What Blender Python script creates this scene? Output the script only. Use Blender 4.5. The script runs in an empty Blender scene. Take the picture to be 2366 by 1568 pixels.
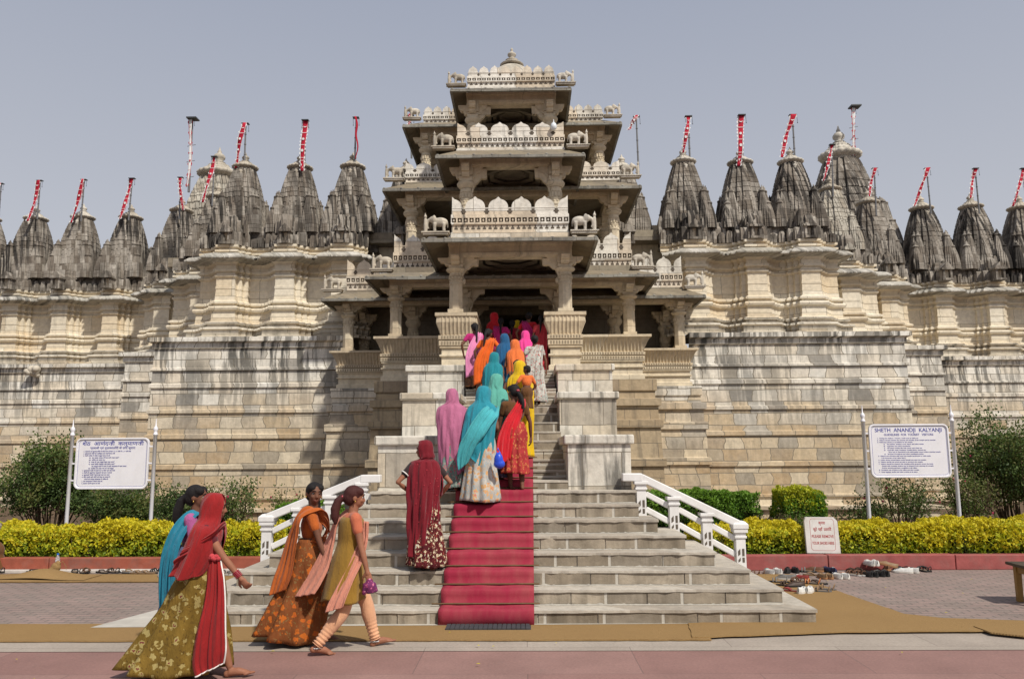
import bpy, math, random
import numpy as np
from mathutils import Vector, Matrix, Euler
R = math.radians
random.seed(7); rng = np.random.default_rng(7)
S = bpy.context.scene
COL = S.collection

# ---------------- camera, sky, sun, exposure ----------------
F_PX, CX, CY, CAMZ = 1850.0, 1183.0, 784.0, 1.8
cam_d = bpy.data.cameras.new("camera"); cam = bpy.data.objects.new("camera", cam_d); COL.objects.link(cam)
cam_d.sensor_width = 36.0; cam_d.lens = 36.0 * F_PX / 2366.0
cam_d.clip_start = 0.1; cam_d.clip_end = 3000
CAMM = Matrix.Rotation(R(0.92), 3, 'Z') @ Matrix.Rotation(R(90 + 8.03), 3, 'X') @ Matrix.Rotation(R(-0.35), 3, 'Z')
cam.matrix_world = Matrix.Translation((0, 0, CAMZ)) @ CAMM.to_4x4()
S.camera = cam

SUN_DIR = Vector((-0.52, 0.66, -1.0)).normalized()
w = bpy.data.worlds.new("World"); S.world = w; w.use_nodes = True
wn = w.node_tree.nodes; wl = w.node_tree.links
bg = wn["Background"]
sky = wn.new("ShaderNodeTexSky"); sky.sky_type = 'NISHITA'; sky.sun_disc = False
sky.sun_elevation = math.asin(-SUN_DIR.z); sky.sun_rotation = math.atan2(-SUN_DIR.x, -SUN_DIR.y)
sky.altitude = 200; sky.air_density = 1.0; sky.dust_density = 5.0; sky.ozone_density = 3.0
mx = wn.new("ShaderNodeMix"); mx.data_type = 'RGBA'; mx.inputs[0].default_value = 0.84
tc = wn.new("ShaderNodeTexCoord"); sx = wn.new("ShaderNodeSeparateXYZ"); hz = wn.new("ShaderNodeValToRGB")   # milky haze, paler towards the horizon
wl.new(tc.outputs['Generated'], sx.inputs[0]); wl.new(sx.outputs[2], hz.inputs[0]); wl.new(hz.outputs[0], mx.inputs[7])
for e_, (p_, c_) in zip(hz.color_ramp.elements, ((0.12, (6.3, 6.35, 6.65, 1)), (0.56, (3.85, 4.2, 5.15, 1)))): e_.position = p_; e_.color = c_
wl.new(sky.outputs[0], mx.inputs[6]); wl.new(mx.outputs[2], bg.inputs[0])
bg.inputs[1].default_value = 0.097
sd = bpy.data.lights.new("sun", 'SUN'); sd.energy = 4.25; sd.angle = R(2.2); sd.color = (1.0, 0.94, 0.84)
sun = bpy.data.objects.new("sun", sd); COL.objects.link(sun)
sun.rotation_euler = SUN_DIR.to_track_quat('-Z', 'Y').to_euler(); sun.location = (12, -10, 25)
S.view_settings.view_transform = 'Standard'; S.view_settings.look = 'None'
S.view_settings.exposure = 0.03; S.view_settings.gamma = 1.0
try: S.cycles.max_bounces = 8
except Exception: pass

# ---------------- helpers ----------------
AX = -0.30                                   # the temple's axis of symmetry
def ray(px, py):
    return CAMM @ Vector(((px - CX) / F_PX, -(py - CY) / F_PX, -1.0))
def at(px, py, Y):                           # the point of the plane y = Y seen there
    d = ray(px, py); t = Y / d.y
    return Vector((d.x * t, Y, CAMZ + d.z * t))
def gnd(px, py, z=0.0):                      # the point of the level z seen there
    d = ray(px, py); t = (z - CAMZ) / d.z
    return Vector((d.x * t, d.y * t, z))

class MB:
    def __init__(s): s.v = []; s.f = []; s.m = []; s.sm = []; s.cm = 0
    def add(s, vs, fs, smooth=False):
        o = len(s.v); s.v.extend([tuple(p) for p in vs])
        for f in fs: s.f.append(tuple(i + o for i in f)); s.m.append(s.cm); s.sm.append(smooth)
    def mat(s, i): s.cm = i; return s
    def box(s, x0, x1, y0, y1, z0, z1, M=None):
        vs = [(x0,y0,z0),(x1,y0,z0),(x1,y1,z0),(x0,y1,z0),(x0,y0,z1),(x1,y0,z1),(x1,y1,z1),(x0,y1,z1)]
        if M is not None: vs = [tuple(M @ Vector(p)) for p in vs]
        s.add(vs, [(0,3,2,1),(4,5,6,7),(0,1,5,4),(1,2,6,5),(2,3,7,6),(3,0,4,7)])
    def cbox(s, c, d, M=None):
        s.box(c[0]-d[0]/2, c[0]+d[0]/2, c[1]-d[1]/2, c[1]+d[1]/2, c[2]-d[2]/2, c[2]+d[2]/2, M)
    def taper(s, x0,x1,y0,y1,z0,z1, ix, iy):  # box whose top is inset
        vs = [(x0,y0,z0),(x1,y0,z0),(x1,y1,z0),(x0,y1,z0),(x0+ix,y0+iy,z1),(x1-ix,y0+iy,z1),(x1-ix,y1-iy,z1),(x0+ix,y1-iy,z1)]
        s.add(vs, [(0,3,2,1),(4,5,6,7),(0,1,5,4),(1,2,6,5),(2,3,7,6),(3,0,4,7)])
    def prism(s, pts, y0, y1, M=None, smooth=False):      # polygon in x-z pushed along y
        n = len(pts)
        vs = [(p[0], y0, p[1]) for p in pts] + [(p[0], y1, p[1]) for p in pts]
        if M is not None: vs = [tuple(M @ Vector(p)) for p in vs]
        s.add(vs, [tuple(range(n)), tuple(range(2*n-1, n-1, -1))])
        s.add(vs, [(i, i+n, (i+1) % n + n, (i+1) % n) for i in range(n)], smooth)
    def sheet(s, pts, z):                                  # flat polygon on the ground
        s.add([(p[0], p[1], z) for p in pts], [tuple(range(len(pts)))])
    def loft(s, rings, closed=True, caps=True, smooth=True):
        n = len(rings[0]); o = len(s.v); vs = [p for r in rings for p in r]; fs = []
        m = n if closed else n - 1
        for i in range(len(rings) - 1):
            for j in range(m):
                a = i*n + j; b = i*n + (j+1) % n
                fs.append((a, b, b + n, a + n))
        s.add(vs, fs, smooth)
        if caps and closed:
            s.add(rings[0], [tuple(range(n-1, -1, -1))]); s.add(rings[-1], [tuple(range(n))])
    def lathe(s, prof, c=(0,0,0), seg=16, ribs=0, ramp=0.0, smooth=True, sx=1, sy=1, M=None):
        rings = []
        for (r, z) in prof:
            ring = []
            for j in range(seg):
                a = 2*math.pi*j/seg; rr = r * (1 + (ramp*abs(math.sin(a*ribs/2)) if ribs else 0))
                p = (c[0] + sx*rr*math.cos(a), c[1] + sy*rr*math.sin(a), c[2] + z)
                ring.append(tuple(M @ Vector(p)) if M is not None else p)
            rings.append(ring)
        s.loft(rings, True, True, smooth)
    def tube(s, pts, rad, seg=8, smooth=True):
        pts = [Vector(p) for p in pts]
        if not hasattr(rad, '__len__'): rad = [rad]*len(pts)
        rings = []; up = None
        for i, p in enumerate(pts):
            t = (pts[min(i+1, len(pts)-1)] - pts[max(i-1, 0)]).normalized()
            if up is None: up = t.orthogonal().normalized()
            up = (up - t*up.dot(t)).normalized(); bi = t.cross(up)
            rings.append([tuple(p + (up*math.cos(2*math.pi*j/seg) + bi*math.sin(2*math.pi*j/seg))*rad[i]) for j in range(seg)])
        s.loft(rings, True, True, smooth)
    def ball(s, c, r, seg=12, M=None):
        if not hasattr(r, '__len__'): r = (r, r, r)
        n = max(5, seg//2+1)
        rings = [[tuple((M @ Vector(q)) if M is not None else q) for q in
                 [(c[0]+r[0]*math.sin(math.pi*i/(n))*math.cos(2*math.pi*j/seg), c[1]+r[1]*math.sin(math.pi*i/n)*math.sin(2*math.pi*j/seg), c[2]-r[2]*math.cos(math.pi*i/n)) for j in range(seg)]]
                 for i in [0.15]+list(range(1, n))+[n-0.15]]
        s.loft(rings, True, True, True)
    def sweep(s, path, prof, closed=False, ripple=None, caps=True, smooth=False):
        n = len(path); P = [Vector((p[0], p[1])) for p in path]; mit = []
        for i in range(n):
            ns = []
            for (a, b) in ((i-1, i), (i, i+1)):
                if closed or (0 <= a and b < n):
                    d = (P[b % n] - P[a % n])
                    if d.length > 1e-9: d.normalize(); ns.append(Vector((d.y, -d.x)))
            if len(ns) == 1: mit.append(ns[0])
            else: mit.append((ns[0] + ns[1]) / max(0.3, 1 + ns[0].dot(ns[1])))
        rings = []
        for k, (o, z) in enumerate(prof):
            rings.append([(P[i].x + mit[i].x*(o + (ripple(i, k) if ripple else 0)), P[i].y + mit[i].y*(o + (ripple(i, k) if ripple else 0)), z) for i in range(n)])
        m = n if closed else n-1
        vs = [p for r_ in rings for p in r_]
        fs = [(k*n+i, k*n+(i+1) % n, (k+1)*n+(i+1) % n, (k+1)*n+i) for k in range(len(rings)-1) for i in range(m)]
        s.add(vs, fs, smooth)
        if caps and closed: s.add(rings[-1], [tuple(range(n))])
    def grid(s, g, closed_u=False, smooth=True):           # g[i][j] points, open sheet
        s.loft(g, closed_u, False, smooth)
    def build(s, name, mats, parent=None, bevel=0, loc=None):
        me = bpy.data.meshes.new(name); me.from_pydata(s.v, [], s.f)
        if not isinstance(mats, (list, tuple)): mats = [mats]
        for m in mats: me.materials.append(m)
        me.polygons.foreach_set('material_index', s.m); me.polygons.foreach_set('use_smooth', s.sm)
        me.validate(); me.update()
        o = bpy.data.objects.new(name, me); COL.objects.link(o)
        if parent is not None: o.parent = parent
        if loc is not None: o.location = loc
        if bevel:
            b = o.modifiers.new('bevel', 'BEVEL'); b.width = bevel; b.segments = 2; b.limit_method = 'ANGLE'; b.angle_limit = R(40)
        return o

def np_mesh(name, V, Fq, mat, parent=None, mi=None, smooth=False):
    V = np.asarray(V, np.float32); Fq = np.asarray(Fq, np.int32); k = Fq.shape[1]
    me = bpy.data.meshes.new(name); me.vertices.add(len(V)); me.vertices.foreach_set('co', V.ravel())
    me.loops.add(Fq.size); me.loops.foreach_set('vertex_index', Fq.ravel())
    me.polygons.add(len(Fq)); me.polygons.foreach_set('loop_start', np.arange(0, Fq.size, k, dtype=np.int32))
    for m in (mat if isinstance(mat, (list, tuple)) else [mat]): me.materials.append(m)
    if mi is not None: me.polygons.foreach_set('material_index', np.asarray(mi, np.int32))
    me.polygons.foreach_set('use_smooth', np.full(len(Fq), smooth))
    me.update(calc_edges=True); me.validate()
    o = bpy.data.objects.new(name, me); COL.objects.link(o)
    if parent is not None: o.parent = parent
    return o

def tag(o, label=None, cat=None, group=None, kind=None):
    if label: o['label'] = label
    if cat: o['category'] = cat
    if group: o['group'] = group
    if kind: o['kind'] = kind
    return o
def thing(name, label, cat, loc=(0,0,0), rz=0, group=None):
    o = bpy.data.objects.new(name, None); COL.objects.link(o); o.empty_display_size = .2
    o.location = loc; o.rotation_euler = (0, 0, rz); return tag(o, label, cat, group)
KIDS = {}
def copy_tree(o, parent=None):
    c = o.copy(); COL.objects.link(c)
    if parent is not None: c.parent = parent
    for ch in list(o.children): copy_tree(ch, c)
    return c

# ---------------- materials ----------------
class NT:
    def __init__(s, name):
        s.m = bpy.data.materials.new(name); s.m.use_nodes = True; s.t = s.m.node_tree; s.b = s.t.nodes['Principled BSDF']
        s.b.inputs['Roughness'].default_value = .8; s.b.inputs['Specular IOR Level'].default_value = .25
    def n(s, typ, **kw):
        x = s.t.nodes.new('ShaderNode' + typ); ins = kw.pop('ins', {})
        for k, v in kw.items(): setattr(x, k, v)
        for k, v in ins.items(): s.set(x.inputs[k], v)
        return x
    def set(s, sock, v):
        if hasattr(v, 'is_output'): s.t.links.new(v, sock)
        else: sock.default_value = v
    def pos(s): return s.n('NewGeometry').outputs['Position']
    def obj(s): return s.n('TexCoord').outputs['Object']
    def vscale(s, v, sc, off=(0,0,0)):
        return s.n('Mapping', ins={'Vector': v, 'Scale': sc, 'Location': off}).outputs[0]
    def noise(s, v, scale=5, detail=4, rough=.55, dist=0):
        return s.n('TexNoise', ins={'Vector': v, 'Scale': scale, 'Detail': detail, 'Roughness': rough, 'Distortion': dist}).outputs['Fac']
    def ramp(s, f, stops):
        r = s.n('ValToRGB', ins={'Fac': f}); e = r.color_ramp.elements
        while len(e) < len(stops): e.new(.5)
        for q, (p, c) in zip(e, stops):
            q.position = p; q.color = (c, c, c, 1) if not hasattr(c, '__len__') else (c[0], c[1], c[2], 1)
        return r.outputs['Color']
    def mix(s, f, a, b, mode='MIX'):
        x = s.n('Mix', data_type='RGBA', blend_type=mode)
        for i, v in ((0, f), (6, a), (7, b)):
            if hasattr(v, '__len__') and len(v) == 3: v = (*v, 1)
            s.set(x.inputs[i], v)
        return x.outputs[2]
    def math(s, op, a, b=0.0, c=None):
        x = s.n('Math', operation=op); s.set(x.inputs[0], a); s.set(x.inputs[1], b)
        if c is not None: s.set(x.inputs[2], c)
        return x.outputs[0]
    def sep(s, v): return s.n('SeparateXYZ', ins={0: v}).outputs
    def comb(s, x, y, z): return s.n('CombineXYZ', ins={0: x, 1: y, 2: z}).outputs[0]
    def bump(s, h, strength=.3, dist=.02):
        s.set(s.b.inputs['Normal'], s.n('Bump', ins={'Height': h, 'Strength': strength, 'Distance': dist}).outputs[0])
    def out(s, col=None, rough=None, spec=None):
        if col is not None: s.set(s.b.inputs['Base Color'], (*col, 1) if hasattr(col, '__len__') and len(col) == 3 else col)
        if rough is not None: s.set(s.b.inputs['Roughness'], rough)
        if spec is not None: s.b.inputs['Specular IOR Level'].default_value = spec
        return s.m

def stone(name, c1, c2, c3, dirt=(.07,.068,.062), streak=.5, patch=.3, bw=.9, bh=.35, mortar=.012, jitter=True, grain=1.0, lower=None, lowz=(1.5, 2.6), top=None, mort_col=(.16,.14,.11), sthr=(.50,.66), jointdark=.8, sfreq=3.2, odd=.25, drip=0, irr=.0):
    """blocks of weathered stone: three stone tints, joints, water streaks running down, lichen patches"""
    t = NT(name); p = t.pos(); x, y, z = t.sep(p)
    u = t.math('ADD', x, t.math('MULTIPLY', y, 1.0))
    wob = t.math('MULTIPLY', t.math('SUBTRACT', t.noise(p, 1.3, 2), .5), .05)
    uv = t.comb(t.math('ADD', u, t.math('MULTIPLY', t.noise(t.vscale(p, (.9, .9, 2.6)), 1.0, 2), irr)), t.math('ADD', z, wob), 0.0)
    br = t.n('TexBrick', offset=.5, offset_frequency=2, squash=.75, squash_frequency=3,
             ins={'Vector': uv, 'Color1': (0,0,0,1), 'Color2': (1,1,1,1), 'Mortar': (.5,.5,.5,1), 'Scale': 1.0, 'Mortar Size': mortar, 'Mortar Smooth': .25, 'Bias': 0, 'Brick Width': bw, 'Row Height': bh})
    rnd = br.outputs['Color']; mort = br.outputs['Fac']
    col = t.ramp(rnd, [(0, c1), (.3, c2), (.55, c3), (.72, c2), (.82, c1), (.92, [a*(1-odd)+b*odd for a, b in zip(c3, (.30,.285,.26))])])
    if lower is not None:
        l1, l2, l3 = lower
        lc = t.ramp(rnd, [(0, l1), (.22, l2), (.45, l3), (.62, l1), (.78, (.33,.29,.23)), (.93, l2)])
        zz = t.math('ADD', z, t.math('MULTIPLY', t.math('SUBTRACT', rnd, .5), 1.3))
        f = t.n('MapRange', ins={'Value': zz, 'From Min': lowz[1], 'From Max': lowz[0], 'To Min': 0, 'To Max': 1}).outputs[0]
        col = t.mix(f, col, lc)
    veins = t.noise(t.vscale(p, (1, 1, 1)), 2.2, 6, .6, 1.8)
    col = t.mix(t.ramp(veins, [(.35, .0), (.7, .40)]), col, t.mix(.5, col, c3), 'MIX')
    col = t.mix(.5, col, t.ramp(t.noise(p, 9, 5, .65), [(.25, .55), (.75, 1.25)]), 'MULTIPLY')
    # streaks
    sv = t.vscale(t.comb(u, 0.0, z), (sfreq, 1, .28))
    st = t.noise(sv, 1.5, 5, .62, .25)
    big = t.noise(p, .45, 3, .5)
    stf = t.math('MULTIPLY', t.ramp(st, [(sthr[0], 0), (sthr[1], 1)]), t.ramp(big, [(.36, .15), (.58, 1)]))
    if top is not None:
        tf = t.n('MapRange', ins={'Value': z, 'From Min': top[0], 'From Max': top[1], 'To Min': .12, 'To Max': 1}).outputs[0]
        stf = t.math('MULTIPLY', stf, tf)
    stf = t.math('MULTIPLY', stf, streak)
    col = t.mix(stf, col, dirt)
    if drip:                                   # dark drips below every projecting course
        ph = t.math('FRACT', t.math('DIVIDE', t.math('ADD', z, .02), .70)); dm = t.math('MULTIPLY', t.ramp(ph, [(.15, 0), (.98, 1)]), t.ramp(t.noise(t.vscale(t.comb(u, 0.0, z), (5, 1, .9)), 1.6, 5, .65), [(.46, 0), (.62, 1)]))
        col = t.mix(t.math('MULTIPLY', t.math('MULTIPLY', dm, t.ramp(t.noise(p, .6, 3), [(.4, .1), (.6, 1)])), drip), col, dirt)
    pt = t.ramp(t.noise(p, 1.7, 8, .7, .4), [(.50, 0), (.66, 1)])
    col = t.mix(t.math('MULTIPLY', pt, patch), col, t.mix(.35, dirt, c3))
    if mortar: col = t.mix(t.math('MULTIPLY', mort, jointdark), col, mort_col)
    h = t.math('ADD', t.math('MULTIPLY', t.noise(p, 14*grain, 6, .65), .6), t.math('MULTIPLY', mort, -1.0))
    h = t.math('ADD', h, t.math('MULTIPLY', rnd, .25))
    t.bump(h, .55, .025)
    return t.out(col, .85, .2)

def plain(name, col, rough=.6, spec=.3, var=.12, scale=8, bump=0, metallic=0, dirtcol=None, dirt=0):
    t = NT(name); p = t.obj()
    nz = t.noise(p, scale, 4, .6)
    c = t.mix(1.0, (*col, 1), t.ramp(nz, [(.2, 1-var*1.6), (.8, 1+var)]), 'MULTIPLY')
    if dirt: c = t.mix(t.math('MULTIPLY', t.ramp(t.noise(p, scale*.6, 6, .7), [(.48, 0), (.7, 1)]), dirt), c, dirtcol or (.1,.09,.08))
    if bump: t.bump(t.noise(p, scale*6, 4), bump, .01)
    t.b.inputs['Metallic'].default_value = metallic
    return t.out(c, rough, spec)
# ---------------- stone and ground materials ----------------
WHITE1, WHITE2, CREAM = (.56,.50,.40), (.64,.59,.49), (.60,.52,.39)
M = {}
M['plinth'] = stone('plinth_stone', (.74,.70,.62), (.82,.79,.72), (.70,.62,.50), sthr=(.46,.54), streak=.96, patch=.32, drip=.30, irr=.30, bw=.62, bh=.31, mortar=.012, odd=.9,
                    lower=((.60,.48,.32), (.47,.34,.20), (.70,.61,.46)), lowz=(2.2, 3.8), top=(2.4, 4.6))
M['wall'] = stone('wall_stone', (.70,.62,.48), (.75,.69,.57), (.67,.56,.40), streak=.35, patch=.12, bw=1.1, bh=.62, mortar=.006, sthr=(.56,.74))
M['wallbase'] = stone('wall_base_stone', (.52,.47,.38), (.60,.55,.46), (.50,.42,.31), streak=.8, patch=.5, bw=.8, bh=.3, mortar=.008)
M['spire'] = stone('spire_stone', (.27,.235,.195), (.45,.41,.355), (.185,.155,.125), dirt=(.027,.024,.022), streak=.95, patch=.45, bw=.16, bh=.30, mortar=.004, jointdark=.15, mort_col=(.05,.046,.04), sthr=(.44,.515), sfreq=5.5, odd=0)
M['spirepale'] = stone('spire_pale_stone', (.44,.41,.35), (.56,.52,.44), (.38,.33,.26), dirt=(.06,.056,.05), streak=.9, patch=.5, bw=.15, bh=.40, mortar=.012, mort_col=(.06,.055,.05), sfreq=6, sthr=(.46,.56))
M['cream'] = stone('carved_cream_stone', (.62,.53,.39), (.67,.59,.45), (.58,.47,.32), streak=.45, patch=.28, bw=1.3, bh=.8, mortar=.004, sthr=(.55,.72))
M['parapet'] = stone('parapet_stone', (.70,.67,.60), (.77,.74,.68), (.66,.56,.43), streak=.9, patch=.5, bw=.9, bh=.5, mortar=.006, sthr=(.54,.70))
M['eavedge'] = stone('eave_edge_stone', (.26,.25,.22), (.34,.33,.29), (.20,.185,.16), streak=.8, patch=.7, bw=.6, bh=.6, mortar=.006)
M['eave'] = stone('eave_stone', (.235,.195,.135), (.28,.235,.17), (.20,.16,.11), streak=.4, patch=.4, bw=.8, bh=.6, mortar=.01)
M['inner'] = stone('inner_stone', (.27,.235,.18), (.32,.28,.21), (.24,.20,.15), streak=.3, patch=.4, bw=.9, bh=.4, mortar=.008)  # tone lowered to deepen the shade inside the pavilion
M['pier'] = stone('pier_marble', (.62,.59,.52), (.68,.65,.58), (.57,.49,.37), streak=.8, patch=.5, bw=.7, bh=.45, mortar=.007, sthr=(.52,.62), odd=.6)
M['tan'] = stone('tan_stone', (.40,.31,.20), (.47,.38,.26), (.36,.27,.17), streak=.5, patch=.25, bw=.8, bh=.4, mortar=.008)
M['step'] = stone('step_stone', (.34,.285,.215), (.43,.37,.29), (.26,.215,.16), dirt=(.095,.078,.055), streak=.8, patch=.75, bw=.82, bh=.163, mortar=.018, mort_col=(.50,.47,.41), jointdark=.9, sthr=(.42,.62))
M['tread'] = stone('tread_stone', (.45,.405,.34), (.51,.465,.395), (.40,.35,.285), streak=.2, patch=.35, bw=.9, bh=.3, mortar=0)
M['plaster'] = plain('pale_plaster', (.40,.375,.33), .9, .1, .2, 12, .3)
M['cornice'] = stone('cornice_stone', (.46,.44,.39), (.56,.53,.48), (.38,.35,.29), streak=.85, patch=.6, bw=.5, bh=.5, mortar=.006, sthr=(.46,.60))
M['statue'] = stone('statue_stone', (.55,.51,.44), (.60,.56,.49), (.50,.44,.35), streak=.6, patch=.5, bw=3, bh=3, mortar=0)
M['recess'] = plain('dentil_shade_stone', (.27,.22,.155), .9, .1)  # darker tone paints the shade in the dentil carving
M['hole_shade'] = plain('painted_shade_stone', (.12,.10,.08), .9, .1)  # dark tone paints the shade inside pierced and cut openings

def paving(name, c1, c2, mort, bw, bh, msz, rough=.75, ang=0, stain=.3, off=.5):
    t = NT(name); p = t.pos()
    v = t.n('Mapping', ins={'Vector': p, 'Rotation': (0, 0, ang)}).outputs[0]
    br = t.n('TexBrick', offset=off, ins={'Vector': v, 'Color1': (*c1,1), 'Color2': (*c2,1), 'Mortar': (*mort,1), 'Scale': 1, 'Mortar Size': msz, 'Mortar Smooth': .3, 'Bias': 0, 'Brick Width': bw, 'Row Height': bh})
    col = t.mix(.7, br.outputs['Color'], t.ramp(t.noise(p, 1.2, 6, .65), [(.25, .72), (.75, 1.2)]), 'MULTIPLY')
    col = t.mix(.5, col, t.ramp(t.noise(p, 40, 3, .6), [(.3, .75), (.7, 1.2)]), 'MULTIPLY')
    sp = t.ramp(t.noise(p, 3.1, 7, .75), [(.58, 0), (.72, 1)])
    col = t.mix(t.math('MULTIPLY', sp, stain), col, (.16,.13,.11))
    t.bump(t.math('ADD', t.math('MULTIPLY', br.outputs['Fac'], -1), t.math('MULTIPLY', t.noise(p, 60, 3), .4)), .4, .008)
    return t.out(col, rough, .3)
M['pink'] = paving('pink_sandstone_paving', (.235,.128,.112), (.285,.170,.148), (.20,.125,.11), 1.9, 1.15, .006, stain=.3)
M['greystrip'] = paving('grey_stone_strip', (.33,.28,.235), (.36,.31,.26), (.24,.20,.17), 1.9, .6, .005, stain=.18)
M['brick'] = paving('brick_paving', (.24,.19,.165), (.29,.21,.185), (.15,.125,.11), .23, .105, .011, ang=R(3), stain=.22)
M['apron'] = plain('cement_apron', (.46,.43,.38), .85, .2, .16, 3, .2)
M['soil'] = plain('garden_soil', (.13,.09,.06), .95, .1, .3, 4, .6)
M['kerbred'] = plain('red_kerb_paint', (.31,.085,.052), .7, .3, .22, 5, .25, dirtcol=(.20,.13,.11), dirt=.5)
M['kerbpink'] = plain('faded_red_kerb_paint', (.32,.085,.078), .7, .3, .2, 5, .25, dirtcol=(.24,.15,.13), dirt=.5)
M['kerbwhite'] = plain('white_kerb_base', (.55,.50,.45), .8, .2, .2, 6, .2, dirtcol=(.25,.2,.16), dirt=.5)
def coir():
    t = NT('coir_matting'); p = t.pos()
    wv = t.n('TexWave', wave_type='BANDS', bands_direction='Y', ins={'Vector': p, 'Scale': 22, 'Distortion': 1.5, 'Detail': 2}).outputs['Fac']
    fib = t.noise(t.vscale(p, (9, 60, 20)), 3, 4, .7)
    col = t.mix(fib, (.225,.135,.055), (.36,.235,.105))
    col = t.mix(t.ramp(t.noise(p, 1.4, 5, .6), [(.35, .0), (.75, .5)]), col, (.25,.155,.068))
    col = t.mix(t.ramp(t.noise(p, 14, 6, .8), [(.66, 0), (.72, .6)]), col, (.46,.33,.15))
    t.bump(t.math('ADD', t.math('MULTIPLY', wv, .4), fib), .6, .012)
    return t.out(col, .95, .08)
M['coir'] = coir()
M['carpet'] = (lambda t: (t.bump(t.noise(t.obj(), 90, 3), .25, .006), t.out(t.mix(t.math('MULTIPLY', t.ramp(t.noise(t.vscale(t.obj(), (3, 1, 1)), 1.3, 7, .7), [(.42, 0), (.72, 1)]), .55), t.mix(t.noise(t.obj(), 2.2, 5, .65), (.225,.013,.034), (.32,.027,.056)), (.32,.09,.085)), .85, .2))[1])(NT('red_carpet_pile'))
M['brass'] = plain('brown_metal_rod', (.16,.10,.05), .45, .5, .2, 20, metallic=.6)
M['rubber'] = plain('grey_rubber', (.055,.055,.06), .8, .2)
M['marble_white'] = plain('white_painted_marble', (.72,.71,.70), .45, .4, .06, 6, .05, dirtcol=(.45,.42,.38), dirt=.3)

# ---------------- ground ----------------
m = MB(); m.box(-600, 600, -60, 900, -1, -.012); tag(m.build('ground', M['soil']), kind='structure')
m = MB(); m.sheet([(-16, 7.9), (18, 7.9), (18, 13.0), (-16, 13.0)], 0.0); tag(m.build('brick_paving', M['brick']), kind='structure')
m = MB(); m.sheet([(-16, -8), (18, -8), (18, 7.66), (-16, 7.66)], 0.0); tag(m.build('pink_pavement', M['pink']), kind='structure')
m = MB(); m.sheet([(-16, 7.66), (18, 7.66), (18, 8.50), (-16, 8.50)], 0.004); tag(m.build('grey_stone_strip', M['greystrip']), kind='structure')

SX = -0.38                      # axis of the lower stairs
YR = [8.72 + .26*k for k in range(9)]; RZ = .1635
HW = [3.73, 3.38, 3.06, 2.72, 2.38, 2.06, 1.80, 1.80]
m = MB(); g = .30
m.sheet([(-4.55, 8.60), (3.30, 8.74), (2.95, 9.9), (2.75, 10.9), (-3.9, 10.9)], .026)
tag(m.build('cement_apron', M['apron']), kind='structure')

def mat_strip(name, outline, label, seed, thick=.014, z=.010):
    """woven mat: a slightly uneven sheet with a frayed edge"""
    r = random.Random(seed); pts = []
    n = len(outline)
    for i in range(n):
        a, b = Vector(outline[i]), Vector(outline[(i+1) % n]); k = max(1, int((b-a).length/.10))
        nn = Vector(((b-a).y, -(b-a).x)).normalized()
        for j in range(k):
            q = a + (b-a)*j/k + nn*(r.uniform(-.008, .008) if j else 0); pts.append((q.x, q.y))
    m = MB(); k = len(pts)
    vs = [(x, y, z) for x, y in pts] + [(x, y, z+thick) for x, y in pts]
    m.add(vs, [tuple(range(k, 2*k))] + [(i, (i+1) % k, (i+1) % k + k, i + k) for i in range(k)])
    o = m.build(name, M['coir']); return tag(o, label, 'coir mat')
fj = gnd(1590, 1480).x
mat_strip('coir_mat', [(-16, 8.02), (fj+.22, 8.02), (fj+.12, 8.76), (-16, 8.84)], 'long brown coir mat across the plaza along the foot of the stairs', 1)
q = [gnd(*p) for p in ((1600,1479),(1950,1466),(2366,1463),(2366,1440),(2180,1434),(2090,1424),(1960,1379),(1890,1353),(1832,1331),(1720,1331),(1760,1357),(1830,1392),(1870,1430),(1590,1446))]
mat_strip('coir_mat', [(p.x, p.y) for p in q], 'brown coir mat running diagonally from the right kerb shoes to the stairs', 2, .012, .0215)
q = [gnd(*p) for p in ((2290,1470),(2366,1478),(2480,1480),(2480,1448),(2366,1450),(2250,1455))]
mat_strip('coir_mat', [(p.x, p.y) for p in q], 'dark corner piece of coir mat at the far right edge of the plaza', 5, .014, .028)
mat_strip('coir_mat', [(-14, 11.75), (-4.15, 11.65), (-4.15, 12.32), (-14, 12.45)], 'brown coir mat lying along the left kerb under the sandals', 3)
m = MB()                                                        # rumpled loose flap of that mat
def flap(u, v):
    e = math.exp(-((u-.55)/.22)**2)*(.10*v*(1.1-v)*3+.02) + .03
    return (-8.1+1.75*u, 11.78+.52*v+.06*math.sin(5*u), e)
m.grid([[flap(i/24, j/10) for j in range(11)] for i in range(25)])
tag(m.build('mat_flap', M['coir']), 'rumpled folded piece of coir matting beside the left kerb near the plastic bottle', 'coir mat')

# kerbs
def kerb(name, x0, x1, yf, h, mat, label, white=False):
    e = thing(name, label, 'kerb', (0, 0, 0)); m = MB(); x = x0; r = random.Random(3)
    while x < x1 - .3:
        nx = min(x1, x + r.uniform(1.7, 2.3)); m.box(x+.006, nx-.006, yf, yf+.17, 0, h + r.uniform(-.006, .006)); x = nx
    m.build('kerb_stone', mat, e, bevel=.012)
    if white:
        m = MB(); m.box(x0, x1, yf-.13, yf-.002, 0, .05); m.build('white_base', M['kerbwhite'], e, bevel=.01)
    return e
kerb('kerb', -15, -3.75, 12.72, .215, M['kerbred'], 'red painted kerb with a white foot along the left yellow hedge', True)
kerb('kerb', 2.75, 17, 12.62, .225, M['kerbpink'], 'faded red kerb along the right hedge behind the rows of shoes')
m = MB(); m.sheet([(-40, 12.89), (-3.75, 12.89), (-3.75, 27), (-40, 27)], .10); m.sheet([(2.75, 12.79), (40, 12.79), (40, 27), (2.75, 27)], .10)
tag(m.build('garden_bed', M['soil']), kind='structure')

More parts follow.
